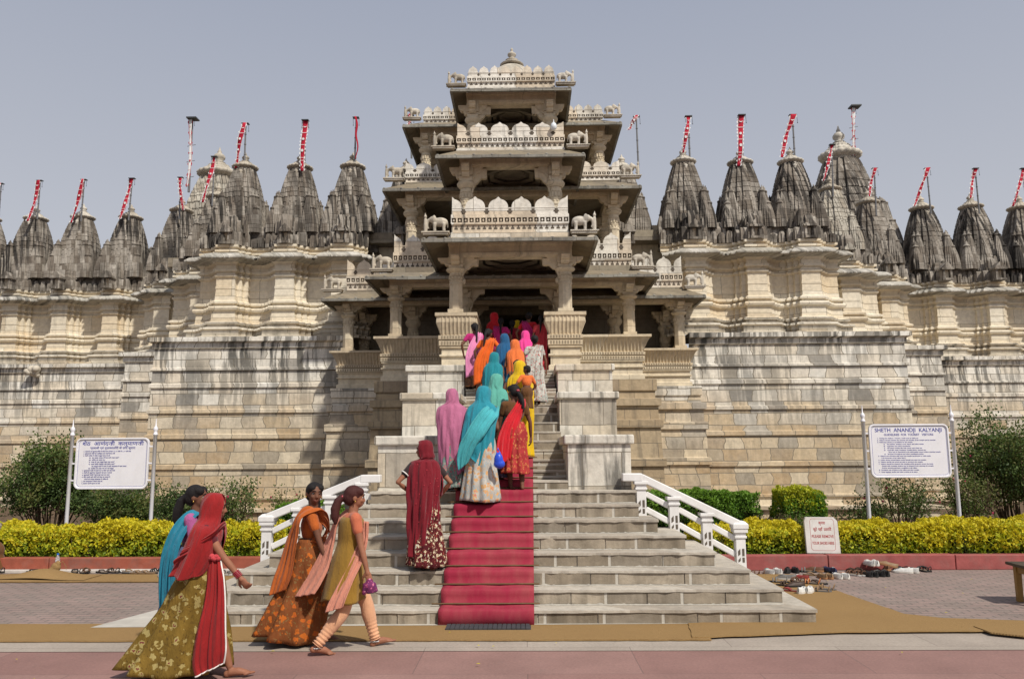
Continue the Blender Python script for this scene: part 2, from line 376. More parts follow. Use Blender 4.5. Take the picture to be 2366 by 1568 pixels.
# ---------------- staircase ----------------
st = thing('staircase', 'broad grey stone staircase climbing between stepped white piers to the temple door', 'staircase', (0, 0, 0))
def rough_block(m, x0, x1, y0, y1, z0, z1):
    m.box(x0, x1, y0, y1, z0, z1)
XRS = [3.02, 2.76, 2.49, 2.18, 1.89, 1.61, 1.42, 1.42]; XLS = [-3.82, -3.54, -3.27, -2.99, -2.70, -2.42, -2.13, -2.02]
for k in range(8):
    z0, z1 = k*RZ, (k+1)*RZ
    m = MB(); xl, xr = XLS[k], XRS[k]; r = random.Random(50+k)
    # riser: a row of hewn blocks, tread slab on top, a little proud
    x = xl; yb = 10.80
    m.mat(0)
    while x < xr-.02:
        nx = x + r.uniform(.55, 1.05)
        if xr-nx < .35: nx = xr
        m.box(x+.007, nx-.007, YR[k]+r.uniform(0, .010), YR[k]+.34, z0-.002, z1-.028)
        x = nx
    m.mat(1); m.box(xl+.02, xr-.02, YR[k]+.02, yb, z0-.001, z1-.03)      # mortar core and side
    m.mat(2); rt_ = random.Random(70+k); n_ = 60; xs_ = [xl-.008+(xr-xl+.016)*i/n_ for i in range(n_+1)]      # worn nosing
    ed = [(x, YR[k]-.010+max(-.006, rt_.gauss(0, .004))+(.016 if rt_.random() < .06 else 0), z1-.001+rt_.uniform(-.003, .0)) for x in xs_]
    vs = [(x, y, z1-.030+rt_.uniform(-.004, .004)) for x, y, z in ed]+ed+[(x, yb+.01, z1) for x in xs_]+[(x, YR[k]+.06, z1) for x in xs_]; q_ = n_+1
    m.add(vs, [(i, i+1, q_+i+1, q_+i) for i in range(n_)]+[(q_+i, q_+i+1, 3*q_+i+1, 3*q_+i) for i in range(n_)]+[(3*q_+i, 3*q_+i+1, 2*q_+i+1, 2*q_+i) for i in range(n_)]+[(i, 3*q_+i, 3*q_+i+1, i+1) for i in range(0)])
    for s_ in (0, n_): m.add([(xs_[s_], YR[k]-.008, z1-.03), (xs_[s_], yb, z1-.03), (xs_[s_], yb, z1), (xs_[s_], YR[k]-.008, z1)], [(0, 1, 2, 3) if s_ else (3, 2, 1, 0)])
    m.mat(3); x = xl                                   # rough plaster squeezed out along the foot of the riser
    low = []; top_ = []
    while x < xr:
        low.append((x, YR[k]-.012, z0+.002)); top_.append((x, YR[k]-.006, z0+.008+max(0, rt_.gauss(.001, .006)))); x += .03
    c_ = len(low); m.add(low+top_+[(a, b+.012, c) for a, b, c in top_], [(i, i+1, c_+i+1, c_+i) for i in range(c_-1)]+[(c_+i, c_+i+1, 2*c_+i+1, 2*c_+i) for i in range(c_-1)])
    m.build('step', [M['step'], M['tread'], M['tread'], M['plaster']], st)
# upper flight: (row of the riser foot seen in the photo) -> heights
UY = [10.80 + .443*i for i in range(15)]
UZ = [1.308, 1.43, 1.555, 1.70, 1.84, 1.985, 2.135, 2.30, 2.47, 2.65, 2.83, 3.00, 3.165, 3.33, 3.49]
UX0, UX1 = [], []
for i in range(14):
    a = (UY[i]-10.8)/(17-10.8); x0 = -1.12 - .02*a; x1 = .56 + .04*a
    m = MB(); m.mat(0); r = random.Random(90+i); x = x0
    while x < x1-.02:
        nx = x + r.uniform(.4, .8)
        if x1-nx < .25: nx = x1
        m.box(x+.004, nx-.004, UY[i]+r.uniform(0, .008), UY[i]+.5, UZ[i]-.05, UZ[i+1]-.03); x = nx
    m.mat(1); m.box(x0, x1, UY[i]-.006, UY[i+1]+.02, UZ[i+1]-.03, UZ[i+1])
    m.mat(1); m.box(x0, x1, UY[i]+.03, UY[i+1]+.03, UZ[i]-.3, UZ[i+1]-.031)
    m.build('step', [M['step'], M['tread']], st, bevel=.005)
# piers
PX = at(1306, 1050, 10.9)
def pier(x0, x1, yf, yb, zb, zt, cap=.125):
    m = MB(); m.box(x0, x1, yf, yb, zb, zt-cap); b = m.build('pier', M['pier'], st, bevel=.008)
    m = MB(); m.box(x0-.045, x1+.045, yf-.045, yb-.05, zt-cap, zt)
    m.build('pier_cap', M['pier'], b, bevel=.02)
for sgn, xs in ((1, [(.56, 1.40), (.57, 1.52), (.62, 1.66)]), (-1, [(-1.12, -1.98), (-1.13, -2.06), (-1.16, -2.24)])):
    for (xa, xb), (yf, yb), (zb, zt) in zip(xs, [(10.80, 13.42), (13.40, 15.24), (15.20, 16.9)], [(1.2, 2.03), (1.2, 2.80), (1.2, 3.46)]):
        pier(min(xa, xb), max(xa, xb), yf, yb, zb, zt)
m = MB(); m.box(-1.95, 1.40, 10.9, 18.2, .0, 1.25); m.build('core', M['pier'], st)
# carpet
cp = thing('red_carpet', 'red carpet runner held by thin rods down the middle of the stone staircase', 'carpet', (0, 0, 0))
def carpet_x(Y): return (-.93+.012*(Y-8.7), .075+.01*(Y-8.7))
rings = []; th = .012; prof = []
prof.append((YR[0]-.045, .012))
for k in range(8):
    zt = (k+1)*RZ
    prof += [(YR[k]-.040, zt-.05), (YR[k]-.038, zt-.010), (YR[k]-.022, zt+.010), (YR[k]+.06, zt+.016), (YR[k+1]-.04, zt+.016)]
for i in range(0, 5):
    prof += [(UY[i]-.022, UZ[i+1]-.03), (UY[i]-.008, UZ[i+1]+.010), (UY[i]+.08, UZ[i+1]+.013), (UY[i+1]-.025, UZ[i+1]+.013)]
m = MB(); r = random.Random(5); g_ = []
for (Y, z) in prof:
    x0, x1 = carpet_x(Y); row = []
    for j in range(17):
        u = j/16; row.append((x0+(x1-x0)*u, Y + .005*math.sin(9*u+Y*7) , z + .004*math.sin(14*u+Y*3) + r.uniform(-.0015, .0015)))
    g_.append(row)
m.grid(g_); m.build('runner', M['carpet'], cp).modifiers.new('thick', 'SOLIDIFY').thickness = .008
for k in range(1, 9):
    x0, x1 = carpet_x(YR[k]); m = MB()
    m.tube([(x0-.10, YR[k]-.056, k*RZ+.030), (x1+.06, YR[k]-.056, k*RZ+.030)], .010, 8); m.build('stair_rod', M['brass'], cp)
for i in range(1, 5):
    x0, x1 = carpet_x(UY[i]); m = MB(); m.tube([(x0-.06, UY[i]-.04, UZ[i]+.028), (x1+.06, UY[i]-.04, UZ[i]+.028)], .009, 8); m.build('stair_rod', M['brass'], cp)
m = MB()
for i in range(18): m.box(-.83+.048*i, -.83+.048*i+.040, 8.44, 8.66, .024, .040)
m.box(-.835, .04, 8.45, 8.65, .023, .030)
tag(m.build('door_mat', M['rubber']), 'dark grey ribbed rubber mat in front of the red carpet', 'mat')

# balustrades along the back of the side steps
def balustrade(sg, label):
    e = thing('balustrade', label, 'handrail', (0, 0, 0))
    xs = [1.50, 1.92, 2.34, 2.76] if sg > 0 else [-2.18, -2.68, -3.00, -3.28]
    if sg < 0: xs = [-2.15, -2.57, -2.98, -3.39]
    Y = 10.68; zs = [.98, .78, .57, .36] if sg > 0 else [.98, .82, .66, .48]
    tops = [z + .47 for z in zs]; tops[-1] -= .0
    for i, (x, z) in enumerate(zip(xs, zs)):
        m = MB(); h = .47; wd = .062; last = i == len(xs)-1
        m.box(x-wd, x+wd, Y-wd, Y+wd, z-.12, z+h-.14); m.box(x-wd*1.25, x+wd*1.25, Y-wd*1.25, Y+wd*1.25, z+h-.14, z+h-.11)
        m.box(x-wd*1.1, x+wd*1.1, Y-wd*1.1, Y+wd*1.1, z+h-.11, z+h-.07); m.box(x-wd*1.45, x+wd*1.45, Y-wd*1.45, Y+wd*1.45, z+h-.07, z+h-.03 if not last else z+h-.02)
        if last:
            m.taper(x-wd*1.6, x+wd*1.6, Y-wd*1.6, Y+wd*1.6, z+h-.02, z+h+.04, .0, .0); m.taper(x-wd*1.6, x+wd*1.6, Y-wd*1.6, Y+wd*1.6, z+h+.04, z+h+.075, .04, .04)
        p_ = m.build('post', M['marble_white'], e, bevel=.006)
        m = MB()                                               # dark inlays painting the shade of piercings in the post's face
        for a, b, c, d in ((-.04,-.012,.03,.09), (.012,.04,.03,.09), (-.04,-.012,.11,.20), (.012,.04,.11,.20)):
            m.prism([(x+a, z+c), (x+b, z+c+.02 if a < 0 else z+c), (x+b, z+d), (x+a, z+d-.03 if a < 0 else z+d)], Y-wd-.004, Y-wd+.002)
        m.build('piercing_shade', M['hole_shade'], p_)
    def rail(x0, z0, x1, z1, h, d, name):
        L = math.hypot(x1-x0, z1-z0); a = math.atan2(z1-z0, x1-x0)
        Mx = Matrix.Translation((x0, Y, z0)) @ Matrix.Rotation(-a, 4, 'Y')
        m = MB(); m.box(0, L, -d/2, d/2, -h/2, h/2, Mx); return m.build(name, M['marble_white'], e, bevel=.012)
    rail(xs[0], tops[0]+.02, xs[-1], tops[-1]+.03, .10, .15, 'top_rail')
    m = MB(); s_ = -sg; m.box(min(xs[0]+.02*sg, xs[0]-.24*sg), max(xs[0]+.02*sg, xs[0]-.24*sg), Y-.08, Y+.08, tops[0]-.03, tops[0]+.072); m.build('top_rail', M['marble_white'], e, bevel=.012)
    for q in (.30, .10):
        for i in range(3):
            rail(xs[i]+sg*.06, zs[i]+q-.02, xs[i+1]-sg*.06, zs[i+1]+q+.02, .075, .05, 'lower_rail')
    m = MB(); m.box(min(xs[0], xs[0]-.2*sg), max(xs[0], xs[0]-.2*sg), Y-.025, Y+.025, zs[0]+.22, zs[0]+.30); m.build('lower_rail', M['marble_white'], e)
balustrade(1, 'white marble balustrade sloping down the right side of the staircase')
balustrade(-1, 'white marble balustrade sloping down the left side of the staircase')
# ---------------- entrance pavilion of the temple ----------------
porch = thing('entrance_pavilion', 'three-storey carved stone entrance pavilion with stepped eaves and a domed top', 'temple pavilion', (AX, 0, 0))
FLOOR = 3.50
def octo(m, c, r0, r1, z0, z1, seg=8, rot=22.5):
    rings = []
    for r, z in ((r0, z0), (r1, z1)):
        rings.append([(c[0]+r*math.cos(R(rot)+2*math.pi*j/seg), c[1]+r*math.sin(R(rot)+2*math.pi*j/seg), z) for j in range(seg)])
    m.loft(rings, True, True, False)
def column(x, y, z0, zt, r=.165, inward=0, front=True, strut=True):
    """octagonal below, banded and round above, ring capital, cross-shaped brackets; z0 foot, zt underside of beam"""
    H = zt - z0; m = MB(); r *= .88
    m.cbox((x, y, z0+.05), (2.3*r, 2.3*r, .10))
    octo(m, (x, y), r*1.08, r*1.02, z0+.10, z0+.52*H)
    m.lathe([(r*1.06, .52*H), (r*1.08, .545*H), (r*.98, .55*H), (r*.98, .585*H), (r*1.05, .59*H), (r*1.05, .60*H), (r*.96, .605*H), (r*.96, .68*H), (r*1.06, .685*H), (r*1.06, .70*H), (r*.95, .705*H), (r*.97, .735*H)], (x, y, z0), 20)
    # carved band: a ring of little bosses
    for j in range(12):
        a = 2*math.pi*j/12
        m.cbox((x+math.cos(a)*r*.97, y+math.sin(a)*r*.97, z0+.645*H), (.045, .045, .06*H))
        m.cbox((x+math.cos(a+.26)*r*.97, y+math.sin(a+.26)*r*.97, z0+.568*H), (.03, .03, .022*H))
    c = m.build('column', M['cream'], porch, bevel=.004)
    m = MB(); zc = z0 + .735*H
    m.lathe([(r*1.0, 0), (r*1.45, .035*H), (r*1.55, .06*H), (r*1.35, .085*H), (r*1.15, .09*H)], (x, y, zc), 20)
    m.cbox((x, y, zc+.115*H), (2.15*r, 2.15*r, .06*H))
    m.cbox((x, y, zt-.055*H), (2.3*r, 2.3*r, .11*H))
    def brk(dx, dy, L):
        pts = [(r*.9, -.14*H), (r*1.35, -.14*H), (r*1.7, -.115*H), (r*1.75, -.085*H), (r*2.2, -.08*H), (r*2.5, -.055*H), (r*2.55, -.03*H), (L, -.025*H), (L, 0), (r*.9, 0)]
        ang = math.atan2(dy, dx)
        Mx = Matrix.Translation((x, y, zt)) @ Matrix.Rotation(ang, 4, 'Z')
        m.prism(pts, -r*.62, r*.62, Mx)
    for dx, dy in ((1,0), (-1,0), (0,-1), (0,1)): brk(dx, dy, r*2.75)
    m.build('capital', M['cream'], c, bevel=.004)
    if strut and inward:
        m = MB(); pts = []
        W_ = r*3.4; hh = .38*H; n = 14                          # curved strut springing from the shaft
        outer = []; inner = []
        for i in range(n+1):
            u = i/n; a = u*math.pi/2
            px = r*.95 + (W_-r)*(1-math.cos(a)); pz = -hh + (hh-.13*H)*math.sin(a) + .015*math.sin(u*math.pi*6)
            inner.append((px, pz))
        pts = inner + [(W_, -.02*H), (r*.9, -.02*H)]
        pts = [(p[0]*inward, p[1]) for p in pts]
        if inward < 0: pts = pts[::-1]
        m.prism(pts, y-r*.45, y+r*.45, Matrix.Translation((x, 0, zt)))
        m.ball((x+inward*r*1.15, y, zt-hh-.03), (.045, .05, .07), 8)
        m.build('strut', M['cream'], c, bevel=.004)
    return c

def eave(xo, yf, xi, yi, yb, z0, z1, th=.055, name='eave'):
    """sloping stone eave on three sides: thin outer edge at z0, springing at z1, with drip knobs"""
    m = MB()
    nseg = 9
    def strip(a, b, c, d):                       # a-b outer edge, d-c inner edge (bottom), slab thickness th
        up = Vector((0, 0, th)); A, B, C_, D = map(Vector, (a, b, c, d))
        m.add([A, B, C_, D, A+up, B+up, C_+up*1.6, D+up*1.6], [(0,1,2,3), (7,6,5,4), (0,4,5,1), (2,6,7,3)])
    strip((-xo, yf, z0), (xo, yf, z0), (xi, yi, z1), (-xi, yi, z1))
    strip((-xo, yb, z0), (-xo, yf, z0), (-xi, yi, z1), (-xi, yb, z1))
    strip((xo, yf, z0), (xo, yb, z0), (xi, yb, z1), (xi, yi, z1))
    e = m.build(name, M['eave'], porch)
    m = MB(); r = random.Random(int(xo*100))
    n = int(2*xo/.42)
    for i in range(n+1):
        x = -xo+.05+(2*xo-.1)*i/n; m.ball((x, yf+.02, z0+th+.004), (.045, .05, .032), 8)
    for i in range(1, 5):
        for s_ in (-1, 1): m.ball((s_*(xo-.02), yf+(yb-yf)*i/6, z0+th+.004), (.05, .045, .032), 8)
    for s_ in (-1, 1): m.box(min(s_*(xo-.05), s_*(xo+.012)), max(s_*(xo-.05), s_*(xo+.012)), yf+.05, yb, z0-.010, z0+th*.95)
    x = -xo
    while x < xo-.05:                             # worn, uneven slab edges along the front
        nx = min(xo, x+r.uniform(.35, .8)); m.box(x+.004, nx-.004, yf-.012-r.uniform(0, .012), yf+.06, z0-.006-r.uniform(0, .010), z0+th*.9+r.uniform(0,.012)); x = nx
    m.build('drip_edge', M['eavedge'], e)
    # soffit rafters
    m = MB(); k = max(3, int(2*xi/.55))
    m.build('soffit', M['eave'], e) if m.v else None
    return e

def fret(m0, m1, x0, x1, y, z0, z1, pitch=.125):
    """band of pierced squares: panel painted dark as recess shade behind a lattice of bars (in m0), recess in m1"""
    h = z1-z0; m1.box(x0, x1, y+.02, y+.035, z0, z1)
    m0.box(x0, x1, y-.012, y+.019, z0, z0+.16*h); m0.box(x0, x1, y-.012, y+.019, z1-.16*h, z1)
    n = max(2, int(round((x1-x0)/pitch))); p = (x1-x0)/n
    for i in range(n+1):
        x = x0+i*p; w_ = p*.13
        m0.box(max(x0, x-w_), min(x1, x+w_), y-.010, y+.018, z0+.16*h, z1-.16*h)
    for i in range(n):
        x = x0+(i+.5)*p; q = p*.17; zc = (z0+z1)/2; d = h*.20
        m0.prism([(x-q, zc), (x, zc-d), (x+q, zc), (x, zc+d)], y-.008, y+.017)
def frieze(m0, m1, x0, x1, y, z0, z1, pitch=.13):
    """row of small stepped crosses, dark blocks painting the shade of cuts"""
    n = max(2, int(round((x1-x0)/pitch))); p = (x1-x0)/n; h = z1-z0
    for i in range(n):
        x = x0+(i+.5)*p; zc = z0+.5*h
        m1.box(x-p*.30, x+p*.30, y-.004, y+.02, zc-.10*h, zc+.12*h)
        m1.box(x-p*.11, x+p*.11, y-.0042, y+.02, zc+.12*h, zc+.36*h)
def merlon_pts(x, w_, z0, h):
    pts = [(x-w_/2, z0), (x+w_/2, z0)]
    for i in range(13):
        u = i/12; a = math.pi*u
        xx = w_/2*math.cos(a); zz = math.sin(a)**.8 * (h-.12*h-.34*h) + .34*h
        if i == 6: zz = h
        pts.append((x+xx, z0+zz))
    return pts
def parapet(xh, y, z0, z1, n, halves=True, depth=.16, sides=None, pitch=.125):
    """base course, frieze, pierced band and a row of leaf-shaped merlons; x from -xh to xh, or a list of (x0,x1)"""
    H = z1-z0
    for (x0, x1, n_) in (sides or [(-xh, xh, n)]):
        m0 = MB(); m1 = MB(); m1.cm = 0
        zb, zf, zl, zm = z0+.13*H, z0+.32*H, z0+.50*H, z0+.56*H
        m0.box(x0-.02, x1+.02, y-.03, y+depth, z0, zb)
        m0.box(x0, x1, y+.0, y+depth, zb, zf); m0.box(x0-.01, x1+.01, y-.035, y+depth, zf, zf+.02*H)
        m0.box(x0-.005, x1+.005, y+.036, y+depth, zf+.02*H, zl)
        m0.box(x0-.02, x1+.02, y-.025, y+depth, zl, zm)
        frieze(m0, m1, x0+.03, x1-.03, y, zb, zf, pitch)
        fret(m0, m1, x0-.02, x1+.02, y-.025, zf+.02*H, zl, pitch)
        # merlons
        mh = z1-zm; p = (x1-x0)/(n_) ; cnt = n_
        m0.box(x0, x1, y+.015, y+.10, zm, zm+.33*mh)                     # the low wall the merlons stand on
        xs = [x0+(i+.5)*p for i in range(cnt)] if not halves else [x0+i*p for i in range(cnt+1)]
        r = random.Random(int(abs(x0*100)+n_))
        for i, x in enumerate(xs):
            w_ = p*.86; dz = r.uniform(-.01, .01)
            pts = merlon_pts(x, w_, zm, mh+dz)
            if halves and i == 0: pts = [(x, zm)] + [q for q in pts if q[0] >= x-.001]
            if halves and i == cnt: pts = [(x, zm)] + [q for q in pts if q[0] <= x+.001 and q[1] > zm+.001] + [(x-w_/2, zm)]
            m0.prism(pts, y-.005, y+.085)
        for i in range(cnt):                                              # dark crosses painting cut-out shade between the merlons
            x = x0+(i+.5)*p if halves else x0+(i)*p
            if not halves and i == 0: continue
            q = p*.11; zc = zm+.17*mh
            m1.box(x-q, x+q, y-.012, y+.02, zc-.035*mh, zc+.045*mh); m1.box(x-q*.35, x+q*.35, y-.013, y+.02, zc-.11*mh, zc+.13*mh)
        m0.box(x0, x1, y-.012, y+.0, zm+.335*mh, zm+.375*mh)
        pa = m0.build('parapet', M['parapet'], porch); m1.build('opening_shade', M['hole_shade'], pa)

def leaf_balustrade(x0, x1, yf, z0, z1, ret=1.2, left=True, right=True, flare=.20, base=0.0):
    """flared seat-back carved with upright leaves over two carved bands"""
    H = z1-z0; m = MB(); m1 = MB()
    path = []
    def seg(a, b, pitch):
        n = max(1, int(round(math.hypot(b[0]-a[0], b[1]-a[1])/pitch)))*4
        return [(a[0]+(b[0]-a[0])*i/n, a[1]+(b[1]-a[1])*i/n) for i in range(n)]
    if left: path += seg((x0, yf+ret), (x0, yf), .085)
    path += seg((x0, yf), (x1, yf), .085)
    if right: path += seg((x1, yf), (x1, yf+ret), .085); path.append((x1, yf+ret))
    else: path.append((x1, yf))
    rip = lambda i, k: (-.022*abs(math.cos(math.pi*i/4.0)) if 1 <= k <= 4 else 0)
    zf = z0 + .62*H
    m.sweep(path, [(.0, zf), (.015, zf+.02), (.05, zf+.10*H), (.11, zf+.22*H), (flare, zf+.32*H), (flare+.015, zf+.325*H), (flare+.015, z1), (-.14, z1)], ripple=rip)
    plain_path = ([(x0, yf+ret)] if left else []) + [(x0, yf), (x1, yf)] + ([(x1, yf+ret)] if right else [])
    m.sweep(plain_path, [(.024, z0), (.024, z0+.10*H), (-.02, z0+.12*H), (-.02, z0+.26*H), (.025, z0+.27*H), (.025, z0+.295*H), (-.02, z0+.305*H), (-.02, z0+.40*H), (.02, z0+.41*H), (.02, z0+.43*H), (.0, z0+.44*H), (.035, z0+.45*H), (.035, z0+.53*H), (.01, z0+.535*H), (.01, z0+.55*H), (.045, z0+.555*H), (.045, zf), (.0, zf)])
    # dentil bands: darker inlays painting the shade of the carving
    for zz, hh, oo in ((z0+.49*H, .055*H, .036), (z0+.588*H, .045*H, .046)):
        n = int((x1-x0)/.06)
        for i in range(n):
            x = x0+(i+.5)*(x1-x0)/n; m1.box(x-.016, x+.016, yf-oo-.003, yf-oo+.02, zz-hh/2, zz+hh/2)
    m1.box(x0+.02, x1-.02, yf-.012, yf+.02, z0+.46*H, z0+.61*H)
    b = m.build('balustrade', M['cream'], porch); m1.build('dentil_shade_band', M['recess'], b)
    m = MB(); m.box(x0+.1, x1-.1, yf+.12, yf+ret, z0, z1-.05); m.build('balustrade_core', M['cream'], b)

# --- base of the pavilion: stepped stone podium, floor
m = MB()
def podium(x0, x1, yf, zt, mat, name='podium'):
    m = MB(); yb = 23
    path = [(x0, yb), (x0, yf), (x1, yf), (x1, yb)]
    prof = [(.16, 0), (.15, .62), (.22, .64), (.22, .80), (.13, .82), (.11, 1.45), (.17, 1.47), (.17, 1.64), (.10, 1.66), (.07, 2.35), (.13, 2.37), (.13, 2.54), (.04, 2.56), (.03, 2.86), (.10, 2.88), (.10, 3.04), (-.02, 3.06), (-.02, 3.22), (.02, 3.24), (.02, zt)]
    m.sweep(path, prof); m.add([(x0+.02, yf-.02, zt), (x1-.02, yf-.02, zt), (x1-.02, yb, zt), (x0+.02, yb, zt)], [(0,1,2,3)])
    m.build(name, mat, porch)
podium(-3.28, 3.40, 19.0, FLOOR, M['tan'])
podium(-4.75, 4.85, 20.75, FLOOR-.02, M['plinth'])
m = MB(); m.box(-1.75, 1.75, 16.75, 19.5, 1.2, FLOOR-.004); m.build('podium', M['pier'], porch)
m = MB(); m.box(-1.62, 1.62, 16.76, 16.84, FLOOR-.35, FLOOR-.003)
# pedestals left and right of the entrance
for sg in (-1, 1):
    leaf_balustrade(min(.83*sg, 1.50*sg), max(.83*sg, 1.50*sg), 16.95, FLOOR, 4.77, 1.9, True, True, .10 if True else 0)
    # side bays
    a, b = sorted((1.45*sg, 3.12*sg)); leaf_balustrade(a, b, 19.0, FLOOR+.003, 4.56, 1.8, sg < 0, sg > 0, .17)
    a, b = sorted((3.2*sg, 4.62*sg)); leaf_balustrade(a, b, 20.85, FLOOR-.017, 4.46, 2.2, sg < 0, sg > 0, .17)

# --- columns, beams, eaves: ground storey
for sg in (-1, 1):
    column(1.19*sg, 17.15, 4.77, 6.02, .165, -sg)
    column(1.19*sg, 19.6, FLOOR, 6.05, .17, -sg)
    column(1.19*sg, 21.8, FLOOR, 6.05, .17, -sg)
    column(2.84*sg, 19.25, 4.56, 5.80, .16, 0)
    column(2.75*sg, 21.6, FLOOR, 5.80, .16, 0)
    column(4.40*sg, 21.05, 4.46, 5.70, .155, 0)
    column(4.25*sg, 22.4, FLOOR, 5.70, .15, 0)
def beams(x, yf, yb, zb, zt, back=True):
    m = MB(); d = .15
    m.box(-x-d, x+d, yf-d, yf+d, zb, zt); m.box(-x-d*.99, -x+d, yf+d, yb, zb+.002, zt-.002); m.box(x-d, x+d*.99, yf+d, yb, zb+.002, zt-.002)
    m.box(-x-d-.02, x+d+.02, yf-d-.02, yf+d, zt-.06, zt+.001)
    m.box(-x+d, x-d, yf-.03-d, yf-d+.01, zb+.03, zb+.09)
    m.build('beam', M['cream'], porch)
beams(1.19, 17.15, 22, 6.02, 6.34); beams(2.84, 19.25, 22.4, 5.80, 6.04); beams(4.40, 21.05, 23, 5.70, 5.94)
eave(1.84, 16.22, 1.36, 16.98, 20.4, 6.165, 6.37)
eave(3.48, 18.52, 2.99, 19.08, 22.2, 5.885, 6.08)
eave(5.00, 20.42, 4.55, 20.90, 23.4, 5.74, 5.97)
# upper storeys
for sg in (-1, 1):
    column(1.06*sg, 18.35, 6.55, 8.52, .165, -sg); column(1.06*sg, 20.6, 6.4, 8.52, .165, -sg)
    column(2.65*sg, 20.35, 6.55, 8.42, .16, 0); column(2.6*sg, 22.3, 6.4, 8.42, .16, 0)
    column(.99*sg, 19.65, 8.85, 10.66, .155, -sg); column(.99*sg, 22.4, 8.85, 10.66, .155, -sg)
    column(2.42*sg, 21.45, 8.85, 10.55, .15, 0); column(2.42*sg, 23.4, 8.85, 10.55, .15, 0)
beams(1.06, 18.35, 22, 8.52, 8.80); beams(2.65, 20.35, 23, 8.42, 8.68)
beams(.99, 19.65, 23, 10.66, 10.96); beams(2.42, 21.45, 24, 10.55, 10.82)
eave(1.73, 17.68, 1.25, 18.20, 21.5, 8.54, 8.82); eave(3.32, 19.75, 2.80, 20.20, 23.0, 8.465, 8.70)
eave(1.52, 19.0, 1.15, 19.50, 23.0, 10.78, 11.0); eave(3.01, 20.90, 2.56, 21.30, 24.0, 10.66, 10.86)
# floors/roofs of the storeys
m = MB()
for (x, y0, y1, z0, z1) in ((1.35, 17.0, 24, 6.36, 6.42), (2.95, 19.1, 24.5, 6.06, 6.30), (4.5, 20.95, 24.5, 5.95, 6.12), (1.25, 18.2, 24, 8.82, 8.88), (2.8, 20.2, 24.6, 8.70, 8.84), (1.12, 19.5, 24.2, 10.98, 11.08), (2.55, 21.3, 24.6, 10.83, 10.92)):
    m.box(-x, x, y0, y1, z0, z1)
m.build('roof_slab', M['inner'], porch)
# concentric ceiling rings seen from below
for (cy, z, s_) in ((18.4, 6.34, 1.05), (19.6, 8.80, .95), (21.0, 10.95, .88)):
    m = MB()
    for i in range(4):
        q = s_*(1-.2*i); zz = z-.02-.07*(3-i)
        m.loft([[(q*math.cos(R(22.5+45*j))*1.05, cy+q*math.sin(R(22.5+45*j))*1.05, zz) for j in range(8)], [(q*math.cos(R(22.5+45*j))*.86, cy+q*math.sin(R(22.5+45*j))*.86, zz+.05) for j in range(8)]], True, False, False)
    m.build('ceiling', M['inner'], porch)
# walls at the back of each storey, the dark doorway
m = MB(); W0 = 22.9
m.box(-4.9, -1.0, W0, W0+.5, FLOOR-.3, 6.05); m.box(1.0, 4.9, W0, W0+.5, FLOOR-.3, 6.05); m.box(-1.0, 1.0, W0, W0+.5, 5.75, 6.3)
m.box(-1.15, -1.0, W0+.5, 30, FLOOR-.3, 6.0); m.box(1.0, 1.15, W0+.5, 30, FLOOR-.3, 6.0); m.box(-1.15, 1.15, 30, 30.3, FLOOR-.3, 6); m.box(-1.15, 1.15, W0+.5, 30, 5.8, 6.0); m.box(-1.2, 1.2, W0+.4, 30, FLOOR-.3, FLOOR-.01)
m.box(-3.0, 3.0, 23.6, 23.9, 6.3, 8.8); m.box(-2.9, 2.9, 24.0, 24.3, 8.8, 10.9)
for i in range(3):                                                    # stepped door frame
    q = .98-.09*i
    for sg in (-1, 1): m.box(min(sg*(q-.085), sg*q), max(sg*(q-.085), sg*q), W0-.03+.05*i, W0+.3, FLOOR, 5.74)
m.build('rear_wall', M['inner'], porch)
# parapets
parapet(1.26, 16.85, 6.40, 7.33, 5, True)
parapet(1.27, 18.25, 8.86, 9.62, 5, True)
parapet(1.12, 19.55, 11.06, 11.72, 8, False)
parapet(0, 19.30, 6.14, 7.18, 0, True, sides=[(-2.92, -1.5, 3), (1.5, 2.94, 3)])
parapet(0, 21.00, 5.98, 6.98, 0, True, sides=[(-4.46, -3.1, 3), (3.1, 4.50, 3)])
parapet(0, 20.40, 8.82, 9.46, 0, True, sides=[(-2.82, -1.4, 3), (1.4, 2.84, 3)])
parapet(0, 21.45, 10.90, 11.50, 0, False, sides=[(-2.50, -1.2, 5), (1.2, 2.54, 5)])
# sides of the parapets, going back
m = MB()
for (x, y0, y1, z0, z1) in ((1.26, 17.0, 19.4, 6.4, 7.05), (2.92, 19.45, 21.2, 6.14, 6.85), (4.46, 21.15, 23.4, 5.98, 6.65), (1.27, 18.4, 20.5, 8.86, 9.35), (2.82, 20.55, 23, 8.82, 9.25), (1.12, 19.7, 23, 11.06, 11.45), (2.52, 21.6, 24, 10.9, 11.3)):
    for sg in (-1, 1): m.box(min(sg*x, sg*(x-.14)), max(sg*x, sg*(x-.14)), y0, y1, z0, z1)
m.build('side_parapet', M['parapet'], porch)
# dome with finial
m = MB(); m.lathe([(1.0, -.1), (.97, .2), (.88, .50), (.72, .78), (.52, 1.0), (.36, 1.12), (.22, 1.18)], (0, 21.4, 11.42), 32); dm = m.build('dome', M['statue'], porch)
m = MB(); m.lathe([(.30, 0), (.34, .03), (.30, .06), (.15, .08), (.13, .13), (.19, .17), (.13, .21), (.08, .23), (.07, .27), (.12, .32), (.12, .37), (.07, .41), (.035, .44), (.03, .46), (.045, .49), (.03, .52), (.01, .56)], (0, 21.4, 12.63), 16); m.build('finial', M['statue'], dm)
